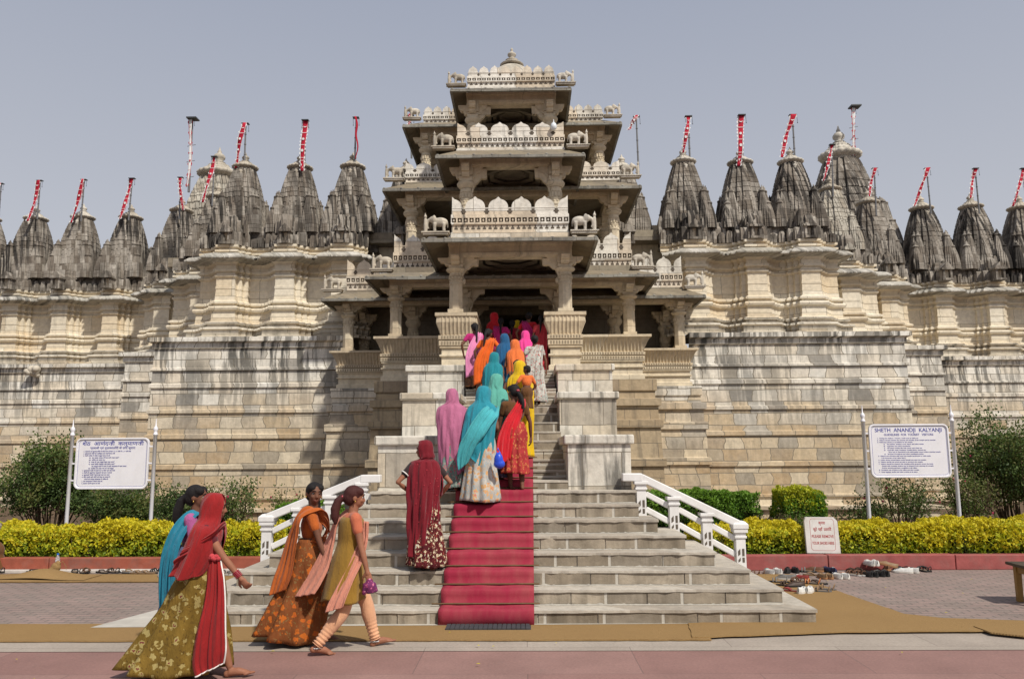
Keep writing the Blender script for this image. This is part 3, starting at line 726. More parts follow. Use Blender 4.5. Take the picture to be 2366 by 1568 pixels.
# lamp globe on the parapet
lp = MB(); lp.ball((0, 0, .10), (.075, .075, .10), 14); lp.lathe([(.02, .18), (.012, .24), (.004, .28)], (0, 0, 0), 10)
lo = lp.build('globe_lamp', plain('white_glass_globe', (.70,.74,.78), .15, .6, .03), loc=(AX+1.03, 18.15, 9.36)); tag(lo, 'small white globe lamp with a pointed tip on the middle storey parapet', 'lamp')
# ---------------- the temple wings: plinth, walls, spires ----------------
wingL = thing('temple_wing', 'left wing of the weathered marble temple with dark curved spires along its roof', 'temple', (AX, 0, 0))
wingR = thing('temple_wing', 'right wing of the weathered marble temple with dark curved spires along its roof', 'temple', (AX, 0, 0))
LEDGE = 4.94
PL = [(-40, 27.5), (-12.1, 27.5), (-12.1, 24.5), (-9.75, 24.5), (-9.75, 21.4), (-4.6, 21.4)]
PR = [(4.7, 21.4), (10.45, 21.4), (10.45, 24.4), (12.95, 24.4), (12.95, 27.4), (40, 27.4)]
def P_(z): return .10*(1-z/4.94)
pl_prof = [(.40, 0), (.40, .30), (.48, .31), (.48, .40)]
for za, zb in ((.42, .60), (.70, 1.40), (1.54, 2.20), (2.34, 2.88), (3.0, 3.56), (3.70, 4.02)):
    pl_prof += [(P_(za), za), (P_(zb), zb), (P_(zb)+.048, zb+.015), (P_(zb)+.045, {.60:.68, 1.40:1.52, 2.20:2.32, 2.88:2.98, 3.56:3.68, 4.02:4.10}[zb])]
pl_prof += [(.02, 4.12), (.0, 4.62), (.05, 4.64), (.05, 4.78), (.15, 4.82), (.15, LEDGE), (-2.2, LEDGE+.01)]
for path, wg in ((PL, wingL), (PR, wingR)):
    m = MB(); m.sweep(path, pl_prof); m.build('plinth', M['plinth'], wg)

def ratha(x0, x1, Y, cs, left_jog=None):
    """front line from x0 to x1 at depth Y with a stepped pilaster projection at each centre"""
    steps = [(.52, .12), (.39, .27), (.265, .46)]; pts = [(x0, Y)]
    for c in cs:
        for hw, off in steps:
            pts.append((c-hw, pts[-1][1])); pts.append((c-hw, Y-off))
        for hw, off in steps[::-1]:
            i = [s_[1] for s_ in steps].index(off); lo = steps[i-1][1] if i else 0
            pts.append((c+hw, pts[-1][1])); pts.append((c+hw, Y-lo))
    pts.append((x1, Y)); out = []
    for p in pts:
        if not out or (abs(p[0]-out[-1][0])+abs(p[1]-out[-1][1])) > 1e-6: out.append(p)
    return out
CB = [5.10, 6.80, 8.30]; CBL = [4.85, 6.45, 8.12]; CF = [15.0, 16.82, 18.6, 20.4, 22.2, 24.0]
def front(cb, d_): return ratha(4.2, cb[-1]+.9, 22.45, cb) + ratha(cb[-1]+.9, 11.5-d_, 25.2, [10.5-d_]) + ratha(11.5-d_, 13.4-d_, 27.2, [12.6-d_]) + ratha(13.4-d_, 40, 28.3, [c-d_*1.1 for c in CF])
DL = .5
pathR = front(CB, 0); pathL = [(-x, y) for x, y in front(CBL, DL)[::-1]]
wall_prof = [(.34, LEDGE), (.34, 5.02), (.24, 5.05), (.24, 5.22), (.30, 5.24), (.28, 5.30), (.14, 5.33), (.14, 5.40), (.20, 5.42), (.20, 5.47), (.08, 5.52), (.06, 5.82), (.13, 5.86), (.15, 5.92), (.13, 5.97), (.04, 5.99), (.04, 6.03), (.11, 6.06), (.11, 6.12), (.02, 6.17), (.0, 6.52), (.012, 6.525), (.012, 6.60), (.0, 6.605), (.0, 6.86), (.05, 6.90), (.05, 6.95), (.0, 6.98), (.0, 7.02), (.07, 7.07), (.07, 7.13), (.02, 7.15), (.02, 7.26), (.10, 7.34)]
chajja_prof = [(.10, 7.34), (.33, 7.40), (.36, 7.42), (.36, 7.46), (.26, 7.56), (.12, 7.62), (-.04, 7.64)]
frieze_prof = [(-.04, 7.62), (.06, 7.68), (.06, 7.74), (-.02, 7.76), (-.02, 7.81), (.05, 7.83), (.05, 7.90), (-.06, 7.92)]
attic_prof = [(-.06, 7.90), (-.02, 7.94), (-.04, 8.20), (-.10, 8.34), (-.06, 8.16), (-.06, 8.42), (-.10, 8.50), (-.10, 8.60), (-.16, 8.64)]
def lower_(pr): return [(o, LEDGE+(z-LEDGE)*.925) for o, z in pr]
wall_prof, chajja_prof, frieze_prof, attic_prof = map(lower_, (wall_prof, chajja_prof, frieze_prof, attic_prof))
r = random.Random(11)
def along(path, step):
    for (a, b) in zip(path[:-1], path[1:]):
        d = Vector((b[0]-a[0], b[1]-a[1])); L = d.length
        if L < .12: continue
        d /= L; nn = Vector((d.y, -d.x)); k = max(1, int(L/step))
        for i in range(k):
            c = Vector(a) + d*(L*(i+.5)/k); yield c, d, nn, L/k
for path, wg in ((pathL, wingL), (pathR, wingR)):
    m = MB(); m.sweep(path, wall_prof); wl_ = m.build('upper_wall', M['wall'], wg)
    m = MB(); m.sweep([p for p in path], lower_([(.345, LEDGE+.004), (.345, 5.018), (.245, 5.052), (.245, 5.222), (.305, 5.242), (.285, 5.30), (.145, 5.335), (.145, 5.395), (.205, 5.415), (.205, 5.475)])); m.build('wall_foot', M['wallbase'], wg)
    m = MB(); m.sweep(path, chajja_prof)
    for c, d, nn, L in along(path, .13):                            # scalloped lip of the cornice
        q = c + nn*.33; m.ball((q.x, q.y, 7.235), (.05, .05, .035), 6)
    m.build('cornice', M['cornice'], wg)
    m = MB(); m.sweep(path, frieze_prof); m.build('frieze', M['wall'], wg)
    m = MB(); m.sweep(path, attic_prof)
    for c, d, nn, L in along(path, .19):                            # little upright stones crowding the attic
        ang = math.atan2(d.y, d.x); h = r.uniform(.26, .42); wq = min(L*.84, .18)
        Mx = Matrix.Translation((c.x, c.y, 7.68)) @ Matrix.Rotation(ang, 4, 'Z')
        o = r.uniform(.0, .05)
        m.prism([(-wq/2, 0), (wq/2, 0), (wq/2*.97, h*.55), (wq/2*.74, h*.92), (wq*.2, h), (-wq*.2, h), (-wq/2*.74, h*.92), (-wq/2*.97, h*.55)], -.08-o, .10, Mx)
        m.box(-wq*.08, wq*.08, -.10-o, .0, .02, h*.8, Mx)
        if r.random() < .75:                                        # second tier, set back
            h2 = r.uniform(.28, .5); Mx2 = Mx @ Matrix.Translation((r.uniform(-.05, .05), .20, .42))
            m.prism([(-wq*.45, 0), (wq*.45, 0), (wq*.40, h2*.6), (wq*.16, h2), (-wq*.16, h2), (-wq*.40, h2*.6)], -.09, .12, Mx2)
    m.build('attic', M['spire'], wg)

EXPO = 2.15
def shikhara(m, cx, cy, z0, wd, h, lv=13, top=.36, kal=True, seg=1):
    """curvilinear tower with a stepped (ratha) plan and horizontal grooves"""
    a = wd/2
    base = [(.21, 1.13), (.21, .95), (.27, .95), (.27, 1.02), (.53, 1.02), (.53, .85), (.59, .85), (.59, .89), (.87, .89)]
    quarter = []
    for x, y in base: quarter.append((x, -y))
    pl = []
    def rot(p, k):
        x, y = p
        for _ in range(k): x, y = -y, x
        return (x, y)
    side = [(-x, y) for x, y in [(b[0], -b[1]) for b in base][::-1]] + [(b[0], -b[1]) for b in base]
    for k in range(4): pl += [rot(p, k) for p in side]
    rings = []
    for i in range(lv+1):
        t = i/lv; s_ = 1-(1-top)*(t**EXPO)
        z = z0 + h*t
        rings.append([(cx+a*s_*p[0], cy+a*s_*p[1], z) for p in pl])
        if i < lv:
            t2 = (i+.78)/lv; s2 = 1-(1-top)*(t2**EXPO); z2 = z0+h*t2
            rings.append([(cx+a*s2*p[0], cy+a*s2*p[1], z2) for p in pl])
            s3 = s2*.965
            rings.append([(cx+a*s3*p[0], cy+a*s3*p[1], z2+.012) for p in pl])
            rings.append([(cx+a*s3*p[0], cy+a*s3*p[1], z0+h*(i+.97)/lv) for p in pl])
    m.loft(rings, True, True, False)
    return a*top
def amalaka(m, c, r_, k=1.0):
    m.lathe([(r_*.80, 0), (r_*.80, .06*k), (r_*1.02, .075*k), (r_*1.16, .12*k), (r_*1.10, .165*k), (r_*.80, .19*k), (r_*.84, .21*k), (r_*.70, .25*k), (r_*.55, .29*k), (r_*.58, .31*k), (r_*.40, .34*k), (r_*.30, .37*k)], c, 72, 18, .10)
def kalasha(m, c, k=1.0):
    m.lathe([(.10*k, 0), (.17*k, .03*k), (.12*k, .06*k), (.09*k, .08*k), (.15*k, .13*k), (.16*k, .18*k), (.11*k, .24*k), (.05*k, .27*k), (.06*k, .30*k), (.035*k, .34*k), (.008*k, .42*k)], c, 12)
def mini(m, x, y, z, wd, h):
    rt = shikhara(m, x, y, z, wd, h, 6, .40)
    m.lathe([(rt*.8, 0), (rt*1.35, .02), (rt*1.35, .06), (rt*.8, .085), (rt*.55, .11), (rt*.65, .15), (rt*.3, .18), (.01, .23)], (x, y, z+h), 8)
def make_spire(name, W_, H_, mat, matk, seed):
    """main tower, half towers leaning on its faces, corner turrets, niches below"""
    r = random.Random(seed); m = MB()
    rt = shikhara(m, 0, 0, 0, W_, H_, 13, .46)
    for k in range(4):
        a = R(90*k); c, s_ = math.cos(a), math.sin(a)
        for (d, ww, hh, zz) in ((.56, .56, .66, 0), (.80, .40, .36, 0)):
            x, y = 0, -d*W_/2*1.02
            mini(m, c*x-s_*y, s_*x+c*y, zz, W_*ww, H_*hh)
        for sx in (-1, 1):
            for (u, d, ww, hh) in ((.52, .52, .30, .34), (.48, .40, .30, .52)):
                x, y = sx*u*W_, -d*W_; x, y = (sx*u*W_*.9, -d*W_*.92)
                mini(m, c*x-s_*y, s_*x+c*y, 0, W_*ww, H_*hh)
    body = m.build(name, mat)
    m = MB(); amalaka(m, (0, 0, H_-.02), rt*1.12, .85*W_/1.26); am = m.build('amalaka', matk, body)
    m = MB(); kalasha(m, (0, 0, H_+.29*W_/1.26), .72*W_/1.26); m.build('kalasha', matk, body)
    for k in range(4):                                              # pale niche at the foot of each face
        m = MB(); Mx = Matrix.Rotation(R(90*k), 4, 'Z') @ Matrix.Translation((0, -(1.30 if k == 0 and W_ < 2 else W_*.66), -.46)) @ Matrix.Diagonal((.85, 1, .92, 1))
        m.box(-.19, .19, -.02, .30, -.02, .05, Mx); m.box(-.17, -.10, 0, .3, .05, .34, Mx); m.box(.10, .17, 0, .3, .05, .34, Mx); m.box(-.22, .22, -.05, .3, .34, .40, Mx); m.mat(1).box(-.10, .10, .12, .3, .05, .34, Mx); m.mat(0)
        m.prism([(-.20, .40), (.20, .40), (.10, .52), (0, .60), (-.10, .52)], -.03, .28, Mx)
        m.build('niche', [mat, M['wall']], body)
    m = MB(); m.lathe([(.03, -.12), (.06, -.07), (.045, -.02), (.07, .02), (.025, .06)], (0, 0, 0), 8, M=Matrix.Translation((0, -rt*1.22, H_*.93))); m.build('flag_bracket', matk, body)
    return body
SP = make_spire('spire', 1.22, 2.12, M['spire'], M['statue'], 1)
SPALE = make_spire('spire', 1.22, 2.12, M['spirepale'], M['statue'], 2)
BIG = make_spire('spire', 2.6, 3.4, M['spirepale'], M['statue'], 3)
BIGD = make_spire('spire', 2.6, 3.4, M['spire'], M['statue'], 3)
def place(src, wg, x, y, z, s=1.0, rz=0):
    o = copy_tree(src, wg); o.location = (x, y, z); o.scale = (s, s, s*random.uniform(.985, 1.015)); o.rotation_euler = (0, 0, R(rz)); return o
rr = random.Random(4); SPOTS = []
for sg, wg in ((-1, wingL), (1, wingR)):
    for x in (CB if sg > 0 else CBL): place(SP, wg, sg*x, 23.15, 8.16, 1.0); SPOTS.append((sg*x, 23.15, 8.16, 1.0))
    place(SP, wg, sg*3.35, 23.9, 8.25, 1.0)
    d_ = DL if sg < 0 else 0
    place(SPALE if sg > 0 else SP, wg, sg*(10.5-d_), 25.9, 8.16, 1.0); place(SP, wg, sg*(12.6-d_), 27.9, 8.16, 1.08)
    for x in CF: place(SP, wg, sg*(x-d_*1.1), 28.9, 8.16, 1.12)
    # great spires inside the court
    o = place(BIG if sg < 0 else BIGD, wg, -12.05 if sg < 0 else 13.0, 31.0, 8.9, 1.0)
    o.scale = (1, 1, 1.14) if sg < 0 else (1, 1, 1.27)
# roof behind the parapets
for sg, wg in ((-1, wingL), (1, wingR)):
    m = MB()
    for (x0, x1, y0) in ((2.6, 8.9, 22.75), (8.9, 11.4, 25.5), (11.4, 40, 28.6)): m.box(min(sg*x0, sg*x1), max(sg*x0, sg*x1), y0, 40, 7.9, 8.2)
    m.build('flat_roof', M['inner'], wg)
m = MB(); m.box(-4.6, -3.0, 23.3, 24, 3, 8.5); m.build('inner_wall', M['wall'], wingL)
m = MB(); m.box(3.0, 4.7, 23.3, 24, 3, 8.5); m.build('inner_wall', M['wall'], wingR)
for src in (SP, SPALE, BIG, BIGD):
    for c in [src]+list(src.children_recursive): bpy.data.objects.remove(c)
# carved bulge on the left far plinth
m = MB(); rr = random.Random(2)
for i in range(14): m.ball((rr.uniform(-.16, .16), rr.uniform(-.12, .05), rr.uniform(-.16, .14)), rr.uniform(.08, .14), 8)
bp = at(76, 857, 27.3); m.build('carved_spout', M['statue'], wingL, loc=(bp.x-AX, bp.y, bp.z))
# ---------------- stone elephants on the ledges ----------------
def remeshed(m, name, mat, voxel, parent=None, smooth_it=2, loc=None):
    """fuse overlapping solids of a builder into one continuous skin"""
    t = m.build('tmp', mat); mod = t.modifiers.new('r', 'REMESH'); mod.mode = 'VOXEL'; mod.voxel_size = voxel; mod.use_smooth_shade = True
    if smooth_it: sm = t.modifiers.new('s', 'SMOOTH'); sm.iterations = smooth_it; sm.factor = .5
    dg = bpy.context.evaluated_depsgraph_get(); dg.update()
    me = bpy.data.meshes.new_from_object(t.evaluated_get(dg)); me.name = name
    old = t.data; bpy.data.objects.remove(t); bpy.data.meshes.remove(old)
    o = bpy.data.objects.new(name, me); COL.objects.link(o)
    if not me.materials: me.materials.append(mat)
    me.polygons.foreach_set('use_smooth', [True]*len(me.polygons))
    if parent is not None: o.parent = parent
    if loc is not None: o.location = loc
    return o
def make_elephant():
    """carved elephant facing +x with trunk lifted to a small attendant figure, on a bracket slab"""
    m = MB()
    m.ball((-.02, 0, .28), (.19, .10, .115), 16); m.ball((.16, 0, .345), (.088, .078, .085), 12)
    m.tube([(.10, 0, .30), (.18, 0, .36)], [.09, .07], 10)
    for x in (-.12, .10):
        for y in (-.06, .06): m.tube([(x, y, .24), (x+.01, y, .12), (x, y, .03)], [.048, .036, .042], 10)
    m.tube([(.23, 0, .35), (.28, 0, .30), (.295, 0, .22), (.28, 0, .15), (.25, 0, .12)], [.046, .038, .031, .026, .022], 8)
    for y in (-.075, .075): m.ball((.12, y, .36), (.055, .02, .08), 10)
    m.tube([(-.18, 0, .32), (-.205, 0, .24), (-.20, 0, .14)], [.018, .014, .012], 6)
    m.tube([(.33, 0, .03), (.33, 0, .22), (.335, 0, .36)], [.045, .05, .035], 10); m.ball((.335, 0, .42), (.04, .04, .045), 10); m.tube([(.335, .0, .44), (.34, 0, .52)], [.025, .01], 8)
    m.tube([(.33, 0, .33), (.25, 0, .30)], [.025, .02], 6)
    root = thing('stone_elephant', 'x', 'statue', (0, 0, 0), 0, 'carved stone elephants on the pavilion ledges')
    remeshed(m, 'elephant', M['statue'], .016, root, 1)
    m = MB(); m.box(-.25, .42, -.12, .12, 0, .035); m.box(-.22, .38, -.10, .10, -.045, 0)
    for i in range(14): m.ball((-.235+.05*i, -.12, .015), (.02, .012, .016), 6)
    m.build('slab', M['statue'], root)
    return root
EL = [(1.52, 16.72, 6.47, 1.0, 'at the {s} end of the lowest middle parapet, above the door'), (1.52, 18.08, 8.93, .92, 'at the {s} end of the middle storey parapet, level with the globe lamp'),
      (1.33, 19.35, 11.10, .85, 'at the {s} corner of the topmost parapet beside the dome'), (3.10, 19.05, 6.22, .95, 'on the {s} side bay eave beside the entrance columns'),
      (4.72, 20.80, 6.09, .95, 'on the outermost {s} eave, next to the temple wall'), (3.02, 20.15, 8.90, .92, 'on the {s} side parapet of the second storey'),
      (2.72, 21.15, 11.0, .85, 'on the {s} side parapet of the third storey, below the top roof')]
elp = make_elephant(); first = True
for (x, y, z, s_, lab) in EL:
    for sg in (-1, 1):
        e = elp if first else copy_tree(elp); first = False
        e.location = (AX + sg*x, y, z); e.scale = (s_*.9, s_*.9, s_*.9); e.rotation_euler = (0, 0, R(0 if sg > 0 else 180))
        e['label'] = 'stone elephant ' + lab.format(s='left' if sg < 0 else 'right')

# ---------------- flags on poles ----------------
M['flagred'] = plain('red_flag_cloth', (.42,.018,.04), .8, .15, .18, 3)
M['flagwhite'] = plain('white_flag_cloth', (.70,.70,.70), .8, .15, .08, 3)
M['pole'] = plain('grey_iron_pole', (.16,.16,.165), .5, .5, .15, 6)
M['poledark'] = plain('dark_iron_plate', (.05,.055,.06), .5, .5, .15, 6)
FL = [  # top x,y  pole foot x,y  banner end x,y  depth, width, style, spoken place
 (3,425, -4,500, -25,520, 28.4, .17, 0, 'at the far left edge of the roofline'),
 (93,418, 86,492, 68,512, 28.2, .17, 0, 'over the second spire from the left edge'),
 (195,416, 187,497, 167,515, 28.2, .17, 1, 'over the third spire from the left edge, slanting left'),
 (306,413, 297,495, 281,508, 28.2, .18, 1, 'over the fourth spire from the left edge'),
 (418,411, 414,492, 424,486, 27.2, .15, 1, 'over the stepped-back spire left of the great pale spire'),
 (496,363, 490,462, 473,470, 25.4, .16, 1, 'in front of the great pale spire on the left'),
 (568,287, 564,390, 545,388, 23.0, .17, 1, 'over the first of the three big spires left of the pavilion'),
 (706,279, 703,380, 700,398, 22.9, .17, 2, 'hanging straight over the middle of the three left spires'),
 (823,273, 819,375, 826,368, 22.9, .15, 3, 'over the third left spire, wound round its pole'),
 (949,267, 951,352, 944,290, 23.6, .16, 4, 'half hidden behind the left stone elephants of the third storey'),
 (445,278, 436,430, 434,432, 30.6, .16, 5, 'on the tall black-topped pole over the great left spire'),
 (1470,270, 1476,392, 1453,300, 23.6, .16, 4, 'blowing left just right of the pavilion'),
 (1590,270, 1595,378, 1578,354, 23.0, .17, 1, 'over the first spire right of the pavilion'),
 (1713,267, 1717,378, 1704,386, 23.0, .18, 2, 'hanging broad and straight over the second spire right of the pavilion'),
 (1831,267, 1838,380, 1803,366, 23.0, .18, 1, 'slanting left over the third spire right of the pavilion'),
 (1922,335, 1925,440, 1900,420, 25.4, .15, 1, 'in front of the great right spire'),
 (1970,250, 1975,362, 1970,360, 30.6, .15, 5, 'on the tall black-topped pole over the great right spire'),
 (2020,390, 2025,485, 2005,455, 27.2, .15, 1, 'right of the great right spire'),
 (2141,390, 2151,480, 2112,476, 28.2, .16, 1, 'over the third spire from the right edge'),
 (2253,390, 2263,480, 2237,460, 28.2, .16, 1, 'over the second spire from the right edge'),
 (2363,390, 2374,480, 2337,478, 28.2, .16, 1, 'at the far right edge of the roofline')]
for (tx, ty, fx, fy, bx, by, Y, wd, style, lab) in FL:
    top, foot, end = at(tx, ty, Y), at(fx, fy+14, Y+.05), at(bx, by, Y-.10)
    e = thing('temple_flag', 'red and white flag ' + lab, 'flag', tuple(foot), 0, 'banner flags over the temple spires')
    o_ = Vector(foot); rel = lambda v: tuple(Vector(v)-o_)
    m = MB(); m.tube([rel(foot), rel(top)], [.03, .022] if style != 5 else [.05, .035], 8)
    n_ = 5
    for i in range(1, n_): q = foot.lerp(top, i/n_); m.ball(rel(q), (.04, .04, .02), 6)
    if style == 5:
        for i in range(3): q = foot.lerp(top, .2+.22*i); m.tube([rel(q+Vector((-.16, 0, -.02))), rel(q+Vector((.18, 0, .05)))], .012, 5)
    m.build('pole', M['pole'], e)
    m = MB()
    if style == 5: m.box(-.20, .20, -.28, .10, -.03, .02, Matrix.Translation(rel(top+Vector((.05, 0, .02)))))
    else: m.box(-wd*.62, wd*.62, -.09, .05, -.012, .012, Matrix.Translation(rel(top)))
    for sx in (-.5, .56):
        q = top + Vector((wd*sx*1.1, -.05, 0)); m.tube([rel(q), rel(q+Vector((.01, 0, -.24)))], .006, 5); m.ball(rel(q+Vector((.01, 0, -.25))), .016, 6)
    m.build('crossbar', M['poledark'], e)
    # banner: widest at the crossbar, narrowing, swaying towards its free end
    N = 26; rr = random.Random(int(tx)); L = (end-top).length
    def bpt(t):
        p = top.lerp(end, t); p = p + Vector((.05*math.sin(t*5+tx)*L*.25, -.07-.06*math.sin(t*4+tx*.3), -.02*math.sin(t*9)))
        ww = wd*(1.0-.38*t)*(.55+.45*abs(math.cos(t*4.2+tx*.7)) if style in (0, 1, 4, 5) else (1.0 if style == 2 else .38))
        if style == 3: p += Vector((.03*math.sin(t*11), 0, 0))
        return p, ww
    g_ = []
    for i in range(N+1):
        p, ww = bpt(i/N); tw = .5*math.sin(i/N*5+tx)
        g_.append([rel(p+Vector((ww/2*u, .04*u*tw, .0))) for u in (-1, -.33, .33, 1)])
    m = MB(); m.grid(g_)
    b = m.build('banner', M['flagwhite' if style == 5 else 'flagred'], e); b.modifiers.new('t', 'SOLIDIFY').thickness = .006
    m = MB()                                                         # white scalloped edging and white emblems
    for i in range(0, N, 2):
        p, ww = bpt((i+.5)/N); p2, w2 = bpt((i+2)/N)
        if i % 4 == 0 or style == 2:
            a, c = p+Vector((-ww/2, -.008, 0)), p2+Vector((-w2/2, -.008, 0)); m.add([rel(a), rel(c), rel((a+c)/2+Vector((-.04, 0, 0)))], [(0, 1, 2)])
            a, c = p+Vector((ww/2, -.008, 0)), p2+Vector((w2/2, -.008, 0)); m.add([rel(a), rel(c), rel((a+c)/2+Vector((.035, 0, 0)))], [(0, 2, 1)])
    for sg in (-1, 1):                                                # white piping down both edges
        E = [bpt(i/N) for i in range(N+1)]; A_ = [rel(p+Vector((sg*ww/2, -.012, 0))) for p, ww in E]; B_ = [rel(p+Vector((sg*(ww/2-.012), -.012, 0))) for p, ww in E]
        m.add(A_+B_, [(i, i+1, N+2+i, N+1+i) for i in range(N)])
    def patch(t, fn):
        p, ww = bpt(t); m.add([rel(p+Vector((x*ww, -.035, z*ww))) for x, z in fn], [tuple(range(len(fn)))])
    disc = [(.26*math.cos(a*math.pi/6), .26*math.sin(a*math.pi/6)) for a in range(12)]
    cres = [(.34*math.cos(math.pi+a*math.pi/8), .34*math.sin(math.pi+a*math.pi/8)) for a in range(9)] + [(.34*math.cos(2*math.pi-a*math.pi/8), .16*math.sin(2*math.pi-a*math.pi/8)) for a in range(1, 8)]
    bar = [(-.5, -.05), (.5, -.05), (.5, .05), (-.5, .05)]
    for t, fn in ((.10, cres), (.24, bar), (.38, disc), (.51, bar), (.62, [(x*1.1, z*1.3) for x, z in disc]), (.75, bar), (.80, bar), (.88, [(-.3, -.25), (-.1, -.25), (-.1, .25), (-.3, .25)]), (.92, [(.05, -.25), (.3, -.25), (.3, -.05), (.05, -.05)])):
        patch(t, fn)
    if style != 3: m.build('white_emblems', M['flagwhite'] if style != 5 else M['flagred'], e)

# ---------------- hedges, shrubs ----------------
def leafmat(name, col, tr=.35, rough=.55):
    t = NT(name); p = t.pos()
    c = t.mix(1.0, (*col, 1), t.ramp(t.noise(p, 14, 3, .6), [(.25, .6), (.75, 1.35)]), 'MULTIPLY'); t.out(c, rough, .35)
    tl = t.n('BsdfTranslucent', ins={'Color': c}); mxs = t.n('MixShader', ins={0: tr}); o = [n for n in t.t.nodes if n.type == 'OUTPUT_MATERIAL'][0]
    t.t.links.new(t.b.outputs[0], mxs.inputs[1]); t.t.links.new(tl.outputs[0], mxs.inputs[2]); t.t.links.new(mxs.outputs[0], o.inputs[0])
    return t.m
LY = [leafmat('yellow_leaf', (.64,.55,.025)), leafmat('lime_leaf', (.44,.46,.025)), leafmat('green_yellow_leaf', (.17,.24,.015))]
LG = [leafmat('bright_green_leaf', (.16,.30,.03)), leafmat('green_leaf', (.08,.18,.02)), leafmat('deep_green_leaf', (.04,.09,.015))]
LD = [leafmat('shrub_leaf', (.11,.17,.04)), leafmat('dull_green_leaf', (.065,.105,.03)), leafmat('olive_leaf', (.16,.17,.05))]
M['twig'] = plain('brown_twig', (.10,.07,.045), .9, .1)
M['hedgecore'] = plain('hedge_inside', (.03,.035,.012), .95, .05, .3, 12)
M['petal'] = plain('red_petal', (.40,.05,.10), .6, .2)
def leaf_cloud(name, C, size, mats, mi, parent=None, up=.4, N=None):
    n = len(C); C = np.asarray(C); s_ = size*rng.uniform(.65, 1.3, (n, 1))
    d = rng.normal(size=(n, 3)); d[:, 2] += up
    if N is not None: d += N
    d /= np.linalg.norm(d, axis=1, keepdims=True); q = rng.normal(size=(n, 3)); w_ = np.cross(d, q); w_ /= np.linalg.norm(w_, axis=1, keepdims=True)
    nn = np.cross(d, w_)
    V = np.stack([C-d*s_*.5, C+w_*s_*.30+nn*s_*.06, C+d*s_*.5-nn*s_*.06, C-w_*s_*.30+nn*s_*.06], 1).reshape(-1, 3)
    return np_mesh(name, V, np.arange(4*n).reshape(-1, 4), mats, parent, mi)
def vnoise(P, f, seed):
    """cheap smooth noise from a few random sine waves"""
    r_ = np.random.default_rng(seed); out = np.zeros(len(P))
    for k in range(7):
        kv = r_.normal(size=3)*f; out += np.sin(P @ kv + r_.uniform(0, 6.28))
    return out/3.2
def hedge(label, x0, x1, y0, y1, z0, z1, mats, dens, size, seed, rnd=.10, bias=(.75, .35), group=None):
    e = thing('hedge', label, 'hedge', ((x0+x1)/2, (y0+y1)/2, z0), 0, group); ox, oy, oz = (x0+x1)/2, (y0+y1)/2, z0
    A = [((x1-x0)*(z1-z0), 0), ((x1-x0)*(y1-y0), 1), ((y1-y0)*(z1-z0), 2), ((y1-y0)*(z1-z0), 3), ((x1-x0)*(z1-z0)*.3, 4)]
    P = []; NN = []
    for a, k in A:
        n = int(a*dens); u, v, t = rng.uniform(size=n), rng.uniform(size=n), rng.exponential(.05, n)
        x, y, z = x0+(x1-x0)*u, y0+(y1-y0)*u, z0+(z1-z0)*v
        if k == 0: q = np.stack([x, y0+t, z], 1); nv = (0, -1, .3)
        elif k == 1: q = np.stack([x, y0+(y1-y0)*v, z1-t], 1); nv = (0, -.2, 1)
        elif k == 2: q = np.stack([x0+t, y, z], 1); nv = (-1, 0, .3)
        elif k == 3: q = np.stack([x1-t, y, z], 1); nv = (1, 0, .3)
        else: q = np.stack([x, y1-t, z], 1); nv = (0, 1, .3)
        P.append(q); NN.append(np.tile(nv, (n, 1)))
    P = np.concatenate(P); NN = np.concatenate(NN)
    d = vnoise(P, 7.5, seed)*.060 + vnoise(P, 2.2, seed+1)*.05 + vnoise(P, 19, seed+2)*.03
    P = P + NN*d[:, None]
    # rounded shoulders
    ez = np.clip((P[:, 2]-(z1-rnd))/rnd, 0, 1); P[:, 1] += np.where(NN[:, 1] < -.5, ez**2*rnd*.6, 0)
    hrel = (P[:, 2]-z0)/(z1-z0) + rng.normal(0, .22, len(P)) + d*2.5
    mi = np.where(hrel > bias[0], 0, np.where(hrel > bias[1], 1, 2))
    keep = vnoise(P, 9, seed+5) + rng.normal(0, .5, len(P)) > -1.05
    P, NN, mi = P[keep], NN[keep], mi[keep]
    leaf_cloud('foliage', P-np.array([ox, oy, oz]), size, mats, mi, e, .3, NN*.5)
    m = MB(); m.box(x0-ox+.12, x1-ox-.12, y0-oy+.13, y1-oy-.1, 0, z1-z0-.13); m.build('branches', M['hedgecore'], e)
    m = MB(); r_ = random.Random(seed)
    for i in range(int((x1-x0)*7)):
        x = r_.uniform(x0, x1)-ox; y = r_.uniform(y0, (y0+y1)/2)-oy; m.tube([(x, y, -.02), (x+r_.uniform(-.05, .05), y-.02, .2), (x+r_.uniform(-.1, .1), y-.03, (z1-z0)*.7)], [.008, .006, .003], 5)
    m.build('stems', M['twig'], e)
    return e
HG = 'yellow clipped hedges along the kerbs'
hx = lambda px: at(px, 1250, 13.0).x
SLX = at(1903, 1283, 12.86).x
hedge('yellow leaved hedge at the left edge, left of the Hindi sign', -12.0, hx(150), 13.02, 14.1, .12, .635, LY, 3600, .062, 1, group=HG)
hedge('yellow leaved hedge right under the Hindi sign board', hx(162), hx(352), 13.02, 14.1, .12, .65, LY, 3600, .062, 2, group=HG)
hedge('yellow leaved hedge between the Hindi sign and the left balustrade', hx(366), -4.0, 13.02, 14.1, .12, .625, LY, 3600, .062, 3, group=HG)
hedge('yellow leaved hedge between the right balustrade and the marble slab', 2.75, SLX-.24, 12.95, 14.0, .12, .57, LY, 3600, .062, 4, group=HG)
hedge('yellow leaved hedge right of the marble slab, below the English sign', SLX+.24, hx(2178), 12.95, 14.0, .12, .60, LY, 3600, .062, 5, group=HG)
hedge('thinner yellow leaved hedge at the right edge of the garden', hx(2192), 11.0, 12.95, 14.0, .12, .65, LY, 3000, .062, 6, group=HG)
